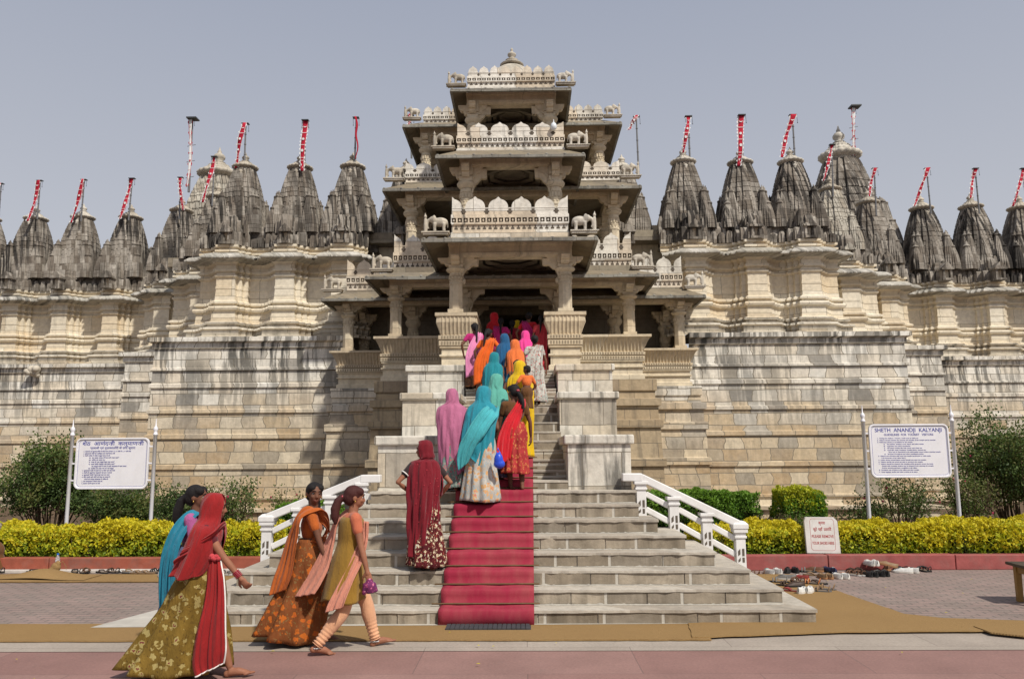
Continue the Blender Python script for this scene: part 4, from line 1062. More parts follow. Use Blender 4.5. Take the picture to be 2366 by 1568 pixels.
hedge('bright green clipped hedge behind the right balustrade', 2.1, 4.35, 15.2, 16.2, .12, 1.02, LG, 4200, .05, 7, .2)
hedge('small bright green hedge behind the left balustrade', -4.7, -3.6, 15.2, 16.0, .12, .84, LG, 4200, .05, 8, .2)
hedge('square clipped yellow green topiary bush behind the right hedge', 4.74, 5.52, 15.0, 15.8, .36, 1.08, [LY[1], LG[0], LG[1]], 6000, .045, 9, .25)

def shrub(label, x, y, z, h, wd, mats, nst, nleaf, size, seed, flowers=0, name='shrub', dens=.16, cat='shrub'):
    e = thing(name, label, cat, (x, y, z)); r_ = random.Random(seed); ends = []
    m = MB()
    for i in range(nst):
        a = r_.uniform(0, 6.28); f = r_.uniform(.15, 1)*wd/2; hh = h*r_.uniform(.55, 1.0)*(1-.25*(f/(wd/2))**2)
        p0 = Vector((math.cos(a)*.10*wd, math.sin(a)*.08*wd, 0)); p3 = Vector((math.cos(a)*f, math.sin(a)*f*.7, hh)); p1 = p0.lerp(p3, .35)+Vector((r_.uniform(-.06, .06), r_.uniform(-.06, .06), .05)); p2 = p0.lerp(p3, .7)+Vector((r_.uniform(-.07, .07), r_.uniform(-.05, .05), .06))
        m.tube([p0, p1, p2, p3], [.016*h**.5, .011, .008, .004], 6); ends += [(p3, 1.0), (p2, 1.1), (p1.lerp(p2, .5), .9)]
        for k in range(3):
            b = p1.lerp(p3, r_.uniform(.1, .9)); q = b+Vector((r_.uniform(-1, 1), r_.uniform(-.8, .8), r_.uniform(.1, 1)))*dens*1.2; m.tube([b, q], [.005, .003], 5); ends.append((q, .8))
    m.build('stems', M['twig'], e)
    P = []
    per = max(4, nleaf//len(ends))
    for q, k in ends:
        P.append(rng.normal(0, dens*k*.55, (per, 3))*np.array([1, .9, .85]) + np.array(q))
    P = np.concatenate(P); P = P[P[:, 2] > .03]
    v = vnoise(P, 4, seed) + rng.normal(0, .5, len(P)); mi = np.where(v > .55, 2, np.where(v > -.3, 0, 1))
    leaf_cloud('leaves', P, size, mats, mi, e, .2)
    if flowers:
        m = MB()
        for i in range(flowers):
            q, k = r_.choice(ends); c = q+Vector((r_.uniform(-.08, .08), -.1, r_.uniform(0, .1)))
            for j in range(5): a = 1.256*j; m.ball((c.x+.012*math.cos(a), c.y, c.z+.012*math.sin(a)), (.012, .008, .012), 6)
        m.build('flowers', M['petal'], e)
    return e
shrub('big dense green bush at the left edge behind the hedge', -9.75, 16.6, .1, 2.15, 2.6, LD, 40, 22000, .060, 21, dens=.24, name='bush', cat='bush')
shrub('low dark green bush behind the Hindi sign posts', -8.0, 16.0, .1, 1.15, 1.9, LD, 26, 10000, .052, 22, dens=.2, name='bush', cat='bush')
shrub('low leafy bush right of the Hindi sign behind the hedge', -6.7, 15.8, .1, 1.05, 1.5, LD, 22, 7000, .05, 23, dens=.19, name='bush', cat='bush')
shrub('sparse rose bush behind the women on the left, with a few pink flowers', -5.55, 15.6, .1, 1.25, 1.5, LD, 16, 2600, .050, 24, 5, dens=.16, name='rose_bush', cat='rose bush')
shrub('thin straggling rose bush left of the small green hedge', -4.75, 16.3, .1, 1.10, 1.2, LD, 10, 1100, .048, 25, 5, dens=.14, name='rose_bush', cat='rose bush')
shrub('dry brownish shrub left of the topiary bush', 4.75, 14.9, .1, .55, .9, [LD[2], M['twig'], LD[0]], 16, 2200, .04, 26, dens=.14)
shrub('sparse rose bush between the topiary and the English sign', 6.3, 15.2, .1, .85, 1.2, LD, 16, 2200, .045, 27, 2, dens=.15, name='rose_bush', cat='rose bush')
shrub('tall thin rose bush under the English sign board', 7.2, 15.8, .1, 1.45, 1.5, LD, 16, 2600, .048, 28, 5, dens=.16, name='rose_bush', cat='rose bush')
shrub('dry tangled brown shrub beside the right post of the English sign', 8.35, 15.6, .1, 1.35, 1.2, [LD[2], M['twig'], LD[0]], 24, 4600, .045, 29, 3, dens=.17)
shrub('very large dark bush with red flowers at the right edge', 10.0, 16.6, .1, 2.60, 3.1, LD, 54, 30000, .060, 30, 16, dens=.25, name='bush', cat='bush')

# ---------------- signs ----------------
M['signwhite'] = plain('white_enamel', (.74,.73,.78), .35, .5, .04, 4, dirtcol=(.55,.52,.5), dirt=.2)
M['signblue'] = plain('blue_lettering', (.05,.06,.30), .5, .3, .03)
M['signtext'] = plain('small_blue_lettering', (.13,.13,.34), .5, .3, .03)
M['signred'] = plain('red_lettering', (.38,.06,.06), .6, .3, .05)
M['slab'] = plain('worn_white_marble', (.62,.60,.57), .6, .3, .1, 5, .15, dirtcol=(.40,.34,.28), dirt=.5)
def lettering(txt, size, parent, mat, x, z, y, align='CENTER', width=None, space=1.0, bold=0.0, name='lettering', sx=1.0):
    cu = bpy.data.curves.new('txt', 'FONT'); cu.body = txt; cu.size = size; cu.align_x = align; cu.align_y = 'CENTER'; cu.extrude = .0015; cu.space_line = space; cu.offset = bold
    o = bpy.data.objects.new('txt', cu); COL.objects.link(o); dg = bpy.context.evaluated_depsgraph_get(); dg.update()
    me = bpy.data.meshes.new_from_object(o.evaluated_get(dg)); bpy.data.objects.remove(o); bpy.data.curves.remove(cu)
    co = np.empty(len(me.vertices)*3, np.float32); me.vertices.foreach_get('co', co); co = co.reshape(-1, 3)
    if len(co):
        k = sx
        if width: k = width/max(1e-6, co[:, 0].max()-co[:, 0].min())
        co[:, 0] *= k
        V = np.stack([co[:, 0]+x, y-co[:, 2], co[:, 1]+z], 1).astype(np.float32); me.vertices.foreach_set('co', V.ravel()); me.update()
    me.materials.clear(); me.materials.append(mat); me.name = name
    ob = bpy.data.objects.new(name, me); COL.objects.link(ob); ob.parent = parent; return ob
def rrect(w_, h, r_, n=8):
    pts = []
    for cx, cz, a0 in ((w_/2-r_, h/2-r_, 0), (-w_/2+r_, h/2-r_, 90), (-w_/2+r_, -h/2+r_, 180), (w_/2-r_, -h/2+r_, 270)):
        pts += [(cx+r_*math.cos(R(a0+90*i/n)), cz+r_*math.sin(R(a0+90*i/n))) for i in range(n+1)]
    return pts
def frame_ring(m, w_, h, r_, t, y0, y1):
    a, b = rrect(w_, h, r_), rrect(w_-2*t, h-2*t, max(.01, r_-t)); n = len(a)
    vs = [(x, y0, z) for x, z in a]+[(x, y0, z) for x, z in b]+[(x, y1, z) for x, z in a]+[(x, y1, z) for x, z in b]
    f = []
    for i in range(n):
        j = (i+1) % n; f += [(i, j, n+j, n+i), (i, 2*n+i, 2*n+j, j), (n+i, n+j, 3*n+j, 3*n+i)]
    m.add(vs, f)
EN = """1.  Timings for Visitors / Tourist : 12.00 noon to 5.00 p.m.
2.  Visitors should maintain the security and sanctity of the temple and be modest.
3.  Following articles are prohibited in the temple.
          a)    All eatables, drinking water, liquor and other drinks.
          b)    Cigarettes and other intoxicants.
          c)    All leather articles like belt, purse, carry bags etc.
          d)    Umbrella, radio, transistor, mobile phone, camera etc.
                 They may be deposited in the information center before entering temple.
          e)    All types of weapons and other prohibited articles.
4.  Visitors and devotees shall enter the temple barefooted or with socks.
     ( No footwear of any other kind )
5.  Ladies during menstruation period should not enter the temple.
6.  Visitors should not touch any idol or carving in the temple.
7.  Visitors should be dressed with clothing which properly covers the body.
     People with revealing clothes may be stopped from entering the temple.
     Proper covering garment is available in the office.
8.  Donation may be given in the office and take receipt.
9.  Keep luggage, cloaks and other articles at its place."""
HI = """१. प्रवासी एवं मुलाकातियों के लिए समय दोपहर १२.०० बजे से ५.०० बजे तक
२. मुलाकाती मंदिर की पवित्रता एवं शांति बनाए रखें
३. मंदिर परिसर में निम्न वस्तुएं लाना मना है
          क)  सब खाद्य पदार्थ पीने का पानी शराब आदि
          ख)  सिगरेट एवं अन्य नशा
          ग)  चमड़े की सब वस्तुएं बेल्ट पर्स आदि
          घ)  छाता रेडियो मोबाइल फोन कैमरा आदि
               यह वस्तुएं मंदिर में जाने से पहले कार्यालय में जमा कराएं
          ङ)  हथियार एवं अन्य मना की गई वस्तुएं
४. मुलाकाती मंदिर में खाली पैर या मोजे पहन कर जाएं
५. मंदिर की मूर्ति एवं नक्काशी को हाथ न लगाएं
६. मुलाकाती मंदिर में पूरे कपड़े पहन कर आएं
७. छोटे कपड़े पहने लोगों को रोका जा सकता है
    ओढने का कपड़ा कार्यालय में मिलता है
८. दान कार्यालय में देकर रसीद लें
९. सामान अपने स्थान पर रखें"""
def signboard(name, label, xl, xr, Y, zc, w_, h, title, sub, body, cap, bw_):
    e = thing(name, label, 'sign', ((xl+xr)/2, Y, .1)); X = (xr-xl)/2; zc -= .1
    for sx in (-X, X):
        m = MB(); m.lathe([(.034, 0), (.033, zc+h/2+.04), (.042, zc+h/2+.045), (.042, zc+h/2+.07), (.03, zc+h/2+.08), (.03, zc+h/2+.12), (.045, zc+h/2+.15), (.03, zc+h/2+.19), (.012, zc+h/2+.21), (.006, zc+h/2+.34)], (sx, 0, 0), 14); p_ = m.build('post', M['signwhite'], e)
    m = MB(); m.prism([(x, z+zc) for x, z in rrect(w_, h, .10)][::-1], -.012, .012); b = m.build('board', M['signwhite'], e)
    m = MB(); frame_ring(m, w_, h, .10, .028, -.030, -.012); [setattr(m, 'v', [(x, y, z+zc) for x, y, z in m.v])]; m.build('rim', M['signwhite'], b, bevel=.004)
    m = MB(); frame_ring(m, w_-.09, h-.09, .07, .0045, -.0135, -.0122); m.v = [(x, y, z+zc) for x, y, z in m.v]; m.build('blue_line', M['signblue'], b)
    for q in (-.33, 0, .33):
        for sg in (-1, 1):
            m = MB(); m.box(min(sg*w_/2-.01*sg, sg*X), max(sg*w_/2-.01*sg, sg*X), -.012, .012, zc+q*h-.014, zc+q*h+.014); m.build('bracket', M['signwhite'], e)
    lettering(title, cap, b, M['signblue'], 0, zc+h*.385, -.0125, width=w_*.84, bold=.0012)
    lettering(sub, cap*.55, b, M['signtext'], 0, zc+h*.30, -.0125, width=w_*.62, bold=.001)
    n = body.count('\n')+1
    for i, ln in enumerate(body.split('\n')):
        lettering(ln.strip(), .72*h*.66/n, b, M['signtext'], -w_*.40+.011*(len(ln)-len(ln.lstrip())), zc+h*.235-i*h*.665/n, -.0125, 'LEFT', sx=bw_, bold=.0008)
signboard('english_sign', 'white board on two posts headed in blue English capitals, right of the stairs', at(2001, 1083, 14.62).x, at(2208, 1083, 14.62).x, 14.62, 1.79, 1.42, .95, 'SHETH  ANANDJI  KALYANJI', 'GUIDELINES  FOR  TOURIST   VISITORS', EN, .098, 1.25)
signboard('hindi_sign', 'white board on two posts lettered in blue Hindi script, left of the stairs', at(161, 1100, 14.62).x, at(354, 1100, 14.62).x, 14.62, 1.65, 1.34, .92, 'शेठ  आणंदजी  कल्याणजी', 'प्रवासी एवं मुलाकातियों के लिए सूचना', HI, .095, 1.15)
# marble slab asking for shoes
e = thing('marble_slab', 'upright white marble slab with red lettering standing on the right kerb', 'sign', (SLX, 12.86, .225)); e.scale = (.93, 1, .97); e.rotation_euler = (R(-6), R(0.6), R(-2))
m = MB(); pts = [(-.275, 0), (.275, 0), (.26, .50), (.20, .565), (-.26, .565), (-.285, .50)]; m.prism(pts[::-1], -.03, .03); b = m.build('slab', M['slab'], e, bevel=.008)
m = MB(); frame_ring(m, .40, .50, .05, .004, -.032, -.0302); m.v = [(x, y, z+.29) for x, y, z in m.v]; m.build('incised_border', M['signred'], b)
for t_, z_, w_ in (('कृपया', .47, .11), ('जूते  यहाँ  उतारिये', .37, .30), ('PLEASE REMOVE', .26, .36), ('YOUR SHOES HERE', .155, .36)):
    lettering(t_, .062, b, M['signred'], 0, z_, -.0305, width=w_, bold=.0008)
# ---------------- people ----------------
def fabric(name, c, var=.16, rough=.8):
    t = NT(name); p = t.obj()
    col = t.mix(1.0, (*c, 1), t.ramp(t.noise(p, 5, 4, .6), [(.25, 1-var), (.75, 1+var)]), 'MULTIPLY')
    t.bump(t.math('ADD', t.noise(t.vscale(p, (5, 5, 1.4)), 5, 5, .65, .8), t.math('MULTIPLY', t.noise(p, 260, 2), .12)), .5, .03)
    t.b.inputs['Sheen Weight'].default_value = .15
    return t.out(col, rough, .2)
def printed(name, base, a, b, c=None, sc=14, thr=.34):
    """printed cotton: blossoms and leaves scattered over a ground colour"""
    t = NT(name); p = t.obj()
    wp = t.n('Mix', data_type='RGBA', blend_type='ADD', ins={0: .085, 6: p, 7: t.n('TexNoise', ins={'Vector': p, 'Scale': sc*1.5, 'Detail': 4.0}).outputs['Color']}).outputs[2]
    v = t.n('TexVoronoi', ins={'Vector': wp, 'Scale': sc}); v2 = t.n('TexVoronoi', ins={'Vector': wp, 'Scale': sc*2.3})
    col = t.mix(t.ramp(t.noise(p, 7, 4), [(.4, 0), (.6, 1)]), base, [x*.72 for x in base])
    rnd = t.sep(v.outputs['Color'])[0]
    col = t.mix(t.math('MULTIPLY', t.ramp(v2.outputs['Distance'], [(.30, 1), (.36, 0)]), t.ramp(t.noise(p, 16, 2), [(.45, 0), (.5, 1)])), col, b)
    col = t.mix(t.math('MULTIPLY', t.ramp(v.outputs['Distance'], [(thr, 1), (thr+.06, 0)]), t.ramp(rnd, [(.35, 0), (.38, 1)])), col, a)
    if c is not None: col = t.mix(t.math('MULTIPLY', t.ramp(v.outputs['Distance'], [(thr*.45, 1), (thr*.5, 0)]), t.ramp(rnd, [(.5, 0), (.53, 1)])), col, c)
    t.bump(t.noise(t.vscale(p, (5, 5, 1.4)), 5, 5, .65, .8), .5, .03)
    return t.out(col, .85, .15)
def skinmat(name, c):
    t = NT(name); p = t.obj()
    col = t.mix(1.0, (*c, 1), t.ramp(t.noise(p, 9, 4), [(.3, .86), (.7, 1.12)]), 'MULTIPLY')
    t.b.inputs['Subsurface Weight'].default_value = .06; t.b.inputs['Subsurface Radius'].default_value = (.02, .008, .004)
    return t.out(col, .6, .22)
SKIN = [skinmat('brown_skin', (.22,.098,.055)), skinmat('deep_brown_skin', (.15,.066,.040)), skinmat('warm_brown_skin', (.27,.115,.068))]
def hairmat(name, c):
    t = NT(name); p = t.obj(); st = t.noise(t.vscale(p, (60, 60, 4)), 4, 4, .6)
    t.bump(st, .6, .01); return t.out(t.mix(st, (*[x*.6 for x in c], 1), (*[x*1.5 for x in c], 1)), .62, .22)
HAIR = hairmat('black_hair', (.012,.010,.010)); HAIRR = hairmat('hennaed_dark_hair', (.055,.016,.014))
EYEW = plain('eye_white', (.6,.57,.53), .3, .5, .02); IRIS = plain('dark_iris', (.01,.008,.007), .2, .6, .02); LIPS = plain('lips', (.22,.065,.055), .45, .4, .05); TEETH = plain('teeth', (.7,.68,.62), .35, .5, .02)
GOLD = plain('gold_ornament', (.55,.36,.09), .3, .5, .05, metallic=.9); SILVER = plain('silver_anklet', (.6,.6,.6), .3, .5, .05, metallic=.9); BANGLE = plain('red_bangle', (.35,.03,.05), .3, .5, .1)

def ik(a, b, l1, l2, hint):
    a, b, hint = Vector(a), Vector(b), Vector(hint); d = b-a; L = min(d.length, (l1+l2)*.999); dn = d.normalized(); b = a+dn*L
    x = (l1*l1-l2*l2+L*L)/(2*L); h = math.sqrt(max(0, l1*l1-x*x)); hp = (hint-dn*hint.dot(dn)); hp = hp.normalized() if hp.length > 1e-6 else dn.orthogonal()
    return a+dn*x+hp*h, b
def chain(m, pts, rad, seg=12):
    m.tube(pts, rad, seg)
    for p, r_ in zip(pts, rad): m.ball(tuple(p), r_*.985, 10)
def catmull(rows, n):
    A = np.asarray(rows, float); k = len(A); out = []
    for i in range(k-1):
        p0, p1, p2, p3 = A[max(i-1, 0)], A[i], A[i+1], A[min(i+2, k-1)]
        for j in range(n):
            t = j/n; out.append(.5*((2*p1)+(-p0+p2)*t+(2*p0-5*p1+4*p2-p3)*t*t+(-p0+3*p1-3*p2+p3)*t**3))
    out.append(A[-1]); return np.asarray(out)
def cloth(name, G, mat, parent, closed=False, thick=.005):
    m = MB(); g = [[tuple(p) for p in row] for row in G]
    m.loft(g, closed, False, True); o = m.build(name, mat, parent)
    if thick: s_ = o.modifiers.new('thick', 'SOLIDIFY'); s_.thickness = thick; s_.offset = 0
    return o

class Fig:
    def __init__(s, label, loc, rz, sc=1.0, skin=0, lean=0, head=(0, 0, 0), feet=((-.08, -.02, 0), (.08, .10, 0)), hands=((-.26, .06, .72), (.26, .06, .72)), ehint=((-1, -.7, 0), (1, -.7, 0)), toe=((0, 0), (0, 0)), vox=.014, grip=(.6, .6), face=False, hipz=0.0, seated=None, group=None):
        s.root = thing('person', label, 'person', loc, R(rz), group); s.root.scale = (sc, sc, sc); s.lean = R(lean); s.vox = vox
        s.HM = Matrix.Translation(s.T((0, .0, 1.33))) @ Matrix.Rotation(R(head[0]), 4, 'Z') @ Matrix.Rotation(R(head[1]), 4, 'X') @ Matrix.Rotation(R(head[2]), 4, 'Y')
        s.sk = SKIN[skin]; m = MB(); T = s.T
        m.ball((0, 0, .80+hipz), (.145, .108, .12), 16)
        for c, r_ in (((0, 0, .95), (.113, .086, .13)), ((0, 0, 1.10), (.132, .098, .15)), ((0, .005, 1.19), (.135, .085, .09))): m.ball(tuple(T(c)), r_, 16)
        chain(m, [T((-.130, 0, 1.225)), T((.130, 0, 1.225))], [.050, .050]); chain(m, [T((0, -.005, 1.22)), T((0, .008, 1.36))], [.052, .043])
        # head
        hp = s.hp; HM3 = s.HM
        m.ball((0, -.005, .10), (.071, .088, .085), 18, HM3); m.ball((0, .030, .055), (.055, .058, .065), 16, HM3); m.ball((0, .052, .012), (.027, .026, .022), 12, HM3); m.ball((0, .062, .105), (.048, .025, .03), 12, HM3)
        m.tube([hp((0, .078, .098)), hp((0, .094, .068)), hp((0, .098, .054))], [.008, .011, .013], 8); m.ball((0, .092, .054), (.016, .012, .009), 8, HM3)
        for sx in (-1, 1):
            m.ball((sx*.073, -.008, .075), (.010, .020, .030), 10, HM3); m.ball((sx*.034, .062, .062), (.022, .02, .022), 10, HM3); m.ball((sx*.030, .072, .118), (.022, .013, .007), 8, HM3)
        m.ball((0, .079, .030), (.020, .012, .007), 8, HM3); m.ball((0, .076, .020), (.018, .013, .008), 8, HM3)
        # legs
        s.knees = []; s.ank = []; s.hipj = []
        for i, sx in enumerate((-1, 1)):
            f = Vector(feet[i]); yaw, pit = R(toe[i][0]), R(toe[i][1]); FM = Matrix.Translation(f+Vector((0, 0, .075))) @ Matrix.Rotation(yaw, 4, 'Z') @ Matrix.Rotation(pit, 4, 'X')
            hj = Vector((sx*.075, 0, .78+hipz)); an = FM @ Vector((0, -.02, 0)); kn, an2 = ik(hj, an, .375, .365, (sx*.1, 1, .1))
            s.knees.append(kn); s.ank.append(an2); s.hipj.append(hj)
            chain(m, [hj, hj.lerp(kn, .5), kn, kn.lerp(an2, .35), an2], [.080, .070, .050, .052, .030])
            foot = lambda p: FM @ Vector(p)
            m.ball((0, -.045, -.040), (.028, .034, .030), 12, FM); m.tube([foot((0, -.03, -.028)), foot((.0, .05, -.032)), foot((.0, .115, -.050))], [.034, .033, .022], 12); m.ball((0, .11, -.052), (.038, .04, .018), 12, FM)
            for k in range(5):
                xx = (-.026+.013*k)*(1 if sx > 0 else -1); ll = .168-.009*k*(k*.35+.5)
                m.tube([foot((xx, .12, -.056)), foot((xx*1.15, ll, -.060))], [.010, .0095 if k else .012], 8); m.ball((xx*1.15, ll, -.060), .0095 if k else .012, 8, FM)
        # arms and hands
        s.elb = []; s.wri = []; s.sho = []
        for i, sx in enumerate((-1, 1)):
            sh = T((sx*.143, 0, 1.222)); el, wr = ik(sh, Vector(hands[i]), .268, .225, Vector(ehint[i])); s.elb.append(el); s.wri.append(wr); s.sho.append(sh)
            chain(m, [sh, sh.lerp(el, .5), el, el.lerp(wr, .4), wr], [.043, .038, .031, .030, .021])
            d = (wr-el).normalized(); inward = Vector((-sx, .25, 0)); nrm = (inward-d*inward.dot(d)).normalized(); wd = d.cross(nrm)*(1 if sx < 0 else -1)   # wd: towards the thumb side
            HMm = Matrix((( *wd, 0), (*d, 0), (*nrm, 0), (0, 0, 0, 1))).transposed(); HMm.translation = wr
            m.ball((0, .045, 0), (.034, .048, .015), 12, HMm); m.tube([HMm @ Vector((0, -.01, 0)), HMm @ Vector((0, .03, 0))], [.022, .026], 10)
            for k, (ll, ox) in enumerate(((.066, .026), (.075, .009), (.070, -.009), (.055, -.026))):
                c = grip[i]; p0 = Vector((ox, .080, 0)); a1, a2 = c*.9, c*2.0
                p1 = p0+Vector((ox*.12, math.cos(a1), math.sin(a1)))*ll*.5; p2 = p1+Vector((0, math.cos(a2), math.sin(a2)))*ll*.5
                chain(m, [HMm @ p0, HMm @ p1, HMm @ p2], [.0095, .009, .0078], 8)
            p0 = Vector((.026, .020, .004)); p1 = p0+Vector((.026, .026, .010)); p2 = p1+Vector((.006, .028, .012)); chain(m, [HMm @ p0, HMm @ p1, HMm @ p2], [.013, .011, .009], 8)
        s.body = remeshed(m, 'body', s.sk, vox, s.root, 3 if vox < .01 else 1)
        if face: s.face()
    def T(s, p):
        p = Vector(p)
        if p.z <= .86 or abs(s.lean) < 1e-6: return p
        k = min(1, (p.z-.86)/.12); q = p-Vector((0, 0, .86)); return Vector((0, 0, .86)) + Matrix.Rotation(-s.lean*k, 3, 'X') @ q
    def hp(s, p): return s.HM @ Vector(p)
    def face(s):
        for sx in (-1, 1):
            m = MB(); m.ball((sx*.031, .0695, .090), (.0145, .0095, .0068), 12, s.HM); e = m.build('eye', EYEW, s.body)
            m = MB(); m.ball((sx*.031, .0762, .090), (.0072, .0045, .0068), 10, s.HM); m.tube([s.hp((sx*.014, .079, .094)), s.hp((sx*.031, .0835, .0985)), s.hp((sx*.049, .074, .093))], [.002, .003, .002], 6); m.build('iris', IRIS, e)
            m = MB(); m.tube([s.hp((sx*.012, .086, .114)), s.hp((sx*.033, .086, .121)), s.hp((sx*.055, .068, .112))], [.003, .0042, .0022], 6); m.build('eyebrow', HAIR, s.body)
        m = MB(); m.tube([s.hp((-.026, .070, .030)), s.hp((-.012, .083, .026)), s.hp((0, .085, .027)), s.hp((.012, .083, .026)), s.hp((.026, .070, .030))], [.002, .0045, .004, .0045, .002], 8); m.tube([s.hp((-.024, .069, .026)), s.hp((0, .082, .015)), s.hp((.024, .069, .026))], [.002, .005, .002], 8); l = m.build('lips', LIPS, s.body)
        m = MB(); m.tube([s.hp((-.017, .077, .024)), s.hp((0, .0845, .0205)), s.hp((.017, .077, .024))], [.0015, .003, .0015], 8); m.build('teeth', TEETH, l)
        m = MB()
        for sx in (-1, 1): m.ball((sx*.078, .0, .046), (.006, .006, .011), 8, s.HM)
        m.build('earring', GOLD, s.body)
    def hair(s, style, mat=None, tail=None):
        mat = mat or HAIR; m = MB()
        if style == 'under':
            m.ball((0, -.016, .108), (.075, .086, .080), 18, s.HM); m.ball((0, -.035, .075), (.070, .062, .072), 16, s.HM); return remeshed(m, 'hair', mat, .012, s.root, 1)
        m.ball((0, -.020, .112), (.082, .092, .086), 18, s.HM); m.ball((0, -.045, .075), (.074, .070, .078), 16, s.HM)
        for sx in (-1, 1): m.ball((sx*.040, .022, .140), (.042, .055, .045), 12, s.HM)
        if style == 'bun': m.ball((0, -.125, .085), (.050, .038, .048), 14, s.HM)
        if style in ('braid', 'pony', 'long'):
            P = tail or [(0, -.11, .09), (0, -.135, .02), (0, -.14, -.09), (0, -.14, -.22), (0, -.13, -.34)]
            rad = {'braid': [.03, .032, .028, .022, .012], 'pony': [.028, .040, .046, .038, .012], 'long': [.055, .06, .055, .045, .02]}[style]
            m.tube([s.hp(p) for p in P], rad[:len(P)], 12)
            if style == 'braid':
                for i in range(9): q = Vector(P[0]).lerp(Vector(P[-1]), i/9); m.ball(tuple(q), .026-.0012*i, 8, s.HM)
        h = remeshed(m, 'hair', mat, max(.008, s.vox*.8), s.root, 1)
        if style in ('pony', 'braid'):
            m = MB(); m.ball((0, -.120, .075), (.030, .02, .02), 10, s.HM); m.build('hair_tie', BANGLE, h)
        return h
    def blouse(s, mat, sleeve=.45, low=.99, puff=.008):
        m = MB(); T = s.T
        for c, r_ in (((0, 0, low+.09), (.122, .096, .09)), ((0, 0, 1.10), (.141, .107, .15)), ((0, .005, 1.19), (.145, .095, .088))): m.ball(tuple(T(c)), r_, 16)
        chain(m, [T((-.130, 0, 1.225)), T((.130, 0, 1.225))], [.055, .055])
        for sh, el in zip(s.sho, s.elb):
            q = sh.lerp(el, min(1, sleeve/.8)); chain(m, [sh, q], [.050+puff, .042+puff])
        return remeshed(m, 'blouse', mat, max(.010, s.vox*.9), s.root, 1)
    def skirt(s, mat, rx=.30, ry=.28, hem=.05, top=.96, trail=(0, 0), pleats=15, amp=.10, power=1.2, seed=0, wx=.128, wy=.105, hemf=None, cx=0, name='skirt', rot=0):
        rr = random.Random(seed); ph = [rr.uniform(0, 6.28) for _ in range(4)]; n, seg = 26, 110; G = []
        for i in range(n+1):
            t = i/n; row = []; e = t**power; c = s.T((cx, 0, top)) if t < .05 else None
            for j in range(seg):
                th = 2*math.pi*j/seg
                f = 1 + amp*min(1, t*1.5)*(.62*math.sin(pleats*th+ph[0]+.8*t) + .38*math.sin((pleats*.5+2)*th//1e9+(pleats//2+2)*th+ph[1]-1.2*t)) + .02*t*math.sin(3*th+ph[2])
                a = (wx+(rx-wx)*e + (.035*math.sin(math.pi*min(1, t*2.2)) if t < .5 else 0))*f; b = (wy+(ry-wy)*e + (.03*math.sin(math.pi*min(1, t*2.2)) if t < .5 else 0))*f
                x, y = a*math.sin(th), b*math.cos(th)
                if rot: x, y = x*math.cos(rot)-y*math.sin(rot), x*math.sin(rot)+y*math.cos(rot)
                hz = hem + (hemf(th) if hemf else 0) + .012*math.sin(2*th+ph[3])
                row.append((cx+x+trail[0]*t**1.5, y+trail[1]*t**1.5, top+(hz-top)*t))
            G.append(row)
        return cloth(name, G, mat, s.root, True)
    def veil(s, mat, bottom=.62, gap=(58, 50, 70, 80), wide=1.0, fold=.010, seed=0, shift=(0, 0), taper=.85, cut=0.0, flow=(0, 0), name='veil', front=False):
        """a long scarf laid over the head and falling over shoulders and back"""
        rr = random.Random(seed); ph = [rr.uniform(0, 6.28) for _ in range(6)]; k1, k2, k3, k4 = rr.uniform(7, 11), rr.uniform(13, 19), rr.uniform(3.5, 6), rr.uniform(22, 30); q1, q2 = rr.uniform(-1.2, 1.2), rr.uniform(-1.2, 1.2)
        rows = [(.205, .006, .006, -.005, gap[0]*.0), (.202, .035, .040, -.005, 20), (.190, .062, .070, -.006, 40), (.160, .083, .096, -.006, gap[0]), (.110, .094, .108, -.008, gap[0]), (.045, .096, .106, -.014, gap[0]), (-.015, .104, .104, -.014, gap[1])]
        R1 = [(True, *r_) for r_ in rows]
        for z, rx, ry, cy, g in ((1.275, .150, .115, -.012, gap[1]), (1.235, .192*wide, .128, -.015, gap[2]), (1.15, .212*wide, .142, -.02, gap[2]), (1.02, .208*wide, .15, -.03, gap[3]), (.88, .200*wide, .155, -.035, gap[3])): R1.append((False, z, rx, ry, cy, g))
        z = .74; k = 1.0
        while z > bottom+.02: R1.append((False, z, .20*wide*k, .158*(.6+.4*k)*1.02, -.04, gap[3]+6)); z -= .14; k *= taper
        R1.append((False, bottom, .20*wide*k, .16, -.042, gap[3]+10)); seg = 91; G = []
        for hd, z, rx, ry, cy, g in R1:
            row = []; zz = z+1.33 if hd else z; dn = max(0, min(1, (1.45-zz)/.6))
            for j in range(seg):
                th = R(g)+(2*math.pi-2*R(g))*j/(seg-1)
                f = fold*dn*(math.sin(k1*th+ph[0]+zz*5*q1)+.6*math.sin(k2*th+ph[1]-zz*7*q1)+.8*math.sin(k3*th+ph[2]+zz*9*q2)+.35*math.sin(k4*th+ph[5]+zz*4)) + fold*.35*(1-dn)*math.sin(7*th+zz*25+ph[3])
                p = Vector(((rx+f)*math.sin(th), (ry+f)*math.cos(th)+cy, z))
                if hd: p = s.hp(p)
                else:
                    if z < 1.0: p.z += cut*(1.0-z)*math.sin(th) + .012*math.sin(4*th+ph[4])*dn
                    u = max(0, (1.1-z)); p.x += shift[0]*u + flow[0]*u*u; p.y += shift[1]*u + flow[1]*u*u
                    p = s.T(p) if z > .86 else p
                row.append(tuple(p))
            G.append(row)
        return cloth(name, catmull(G, 3), mat, s.root, False)
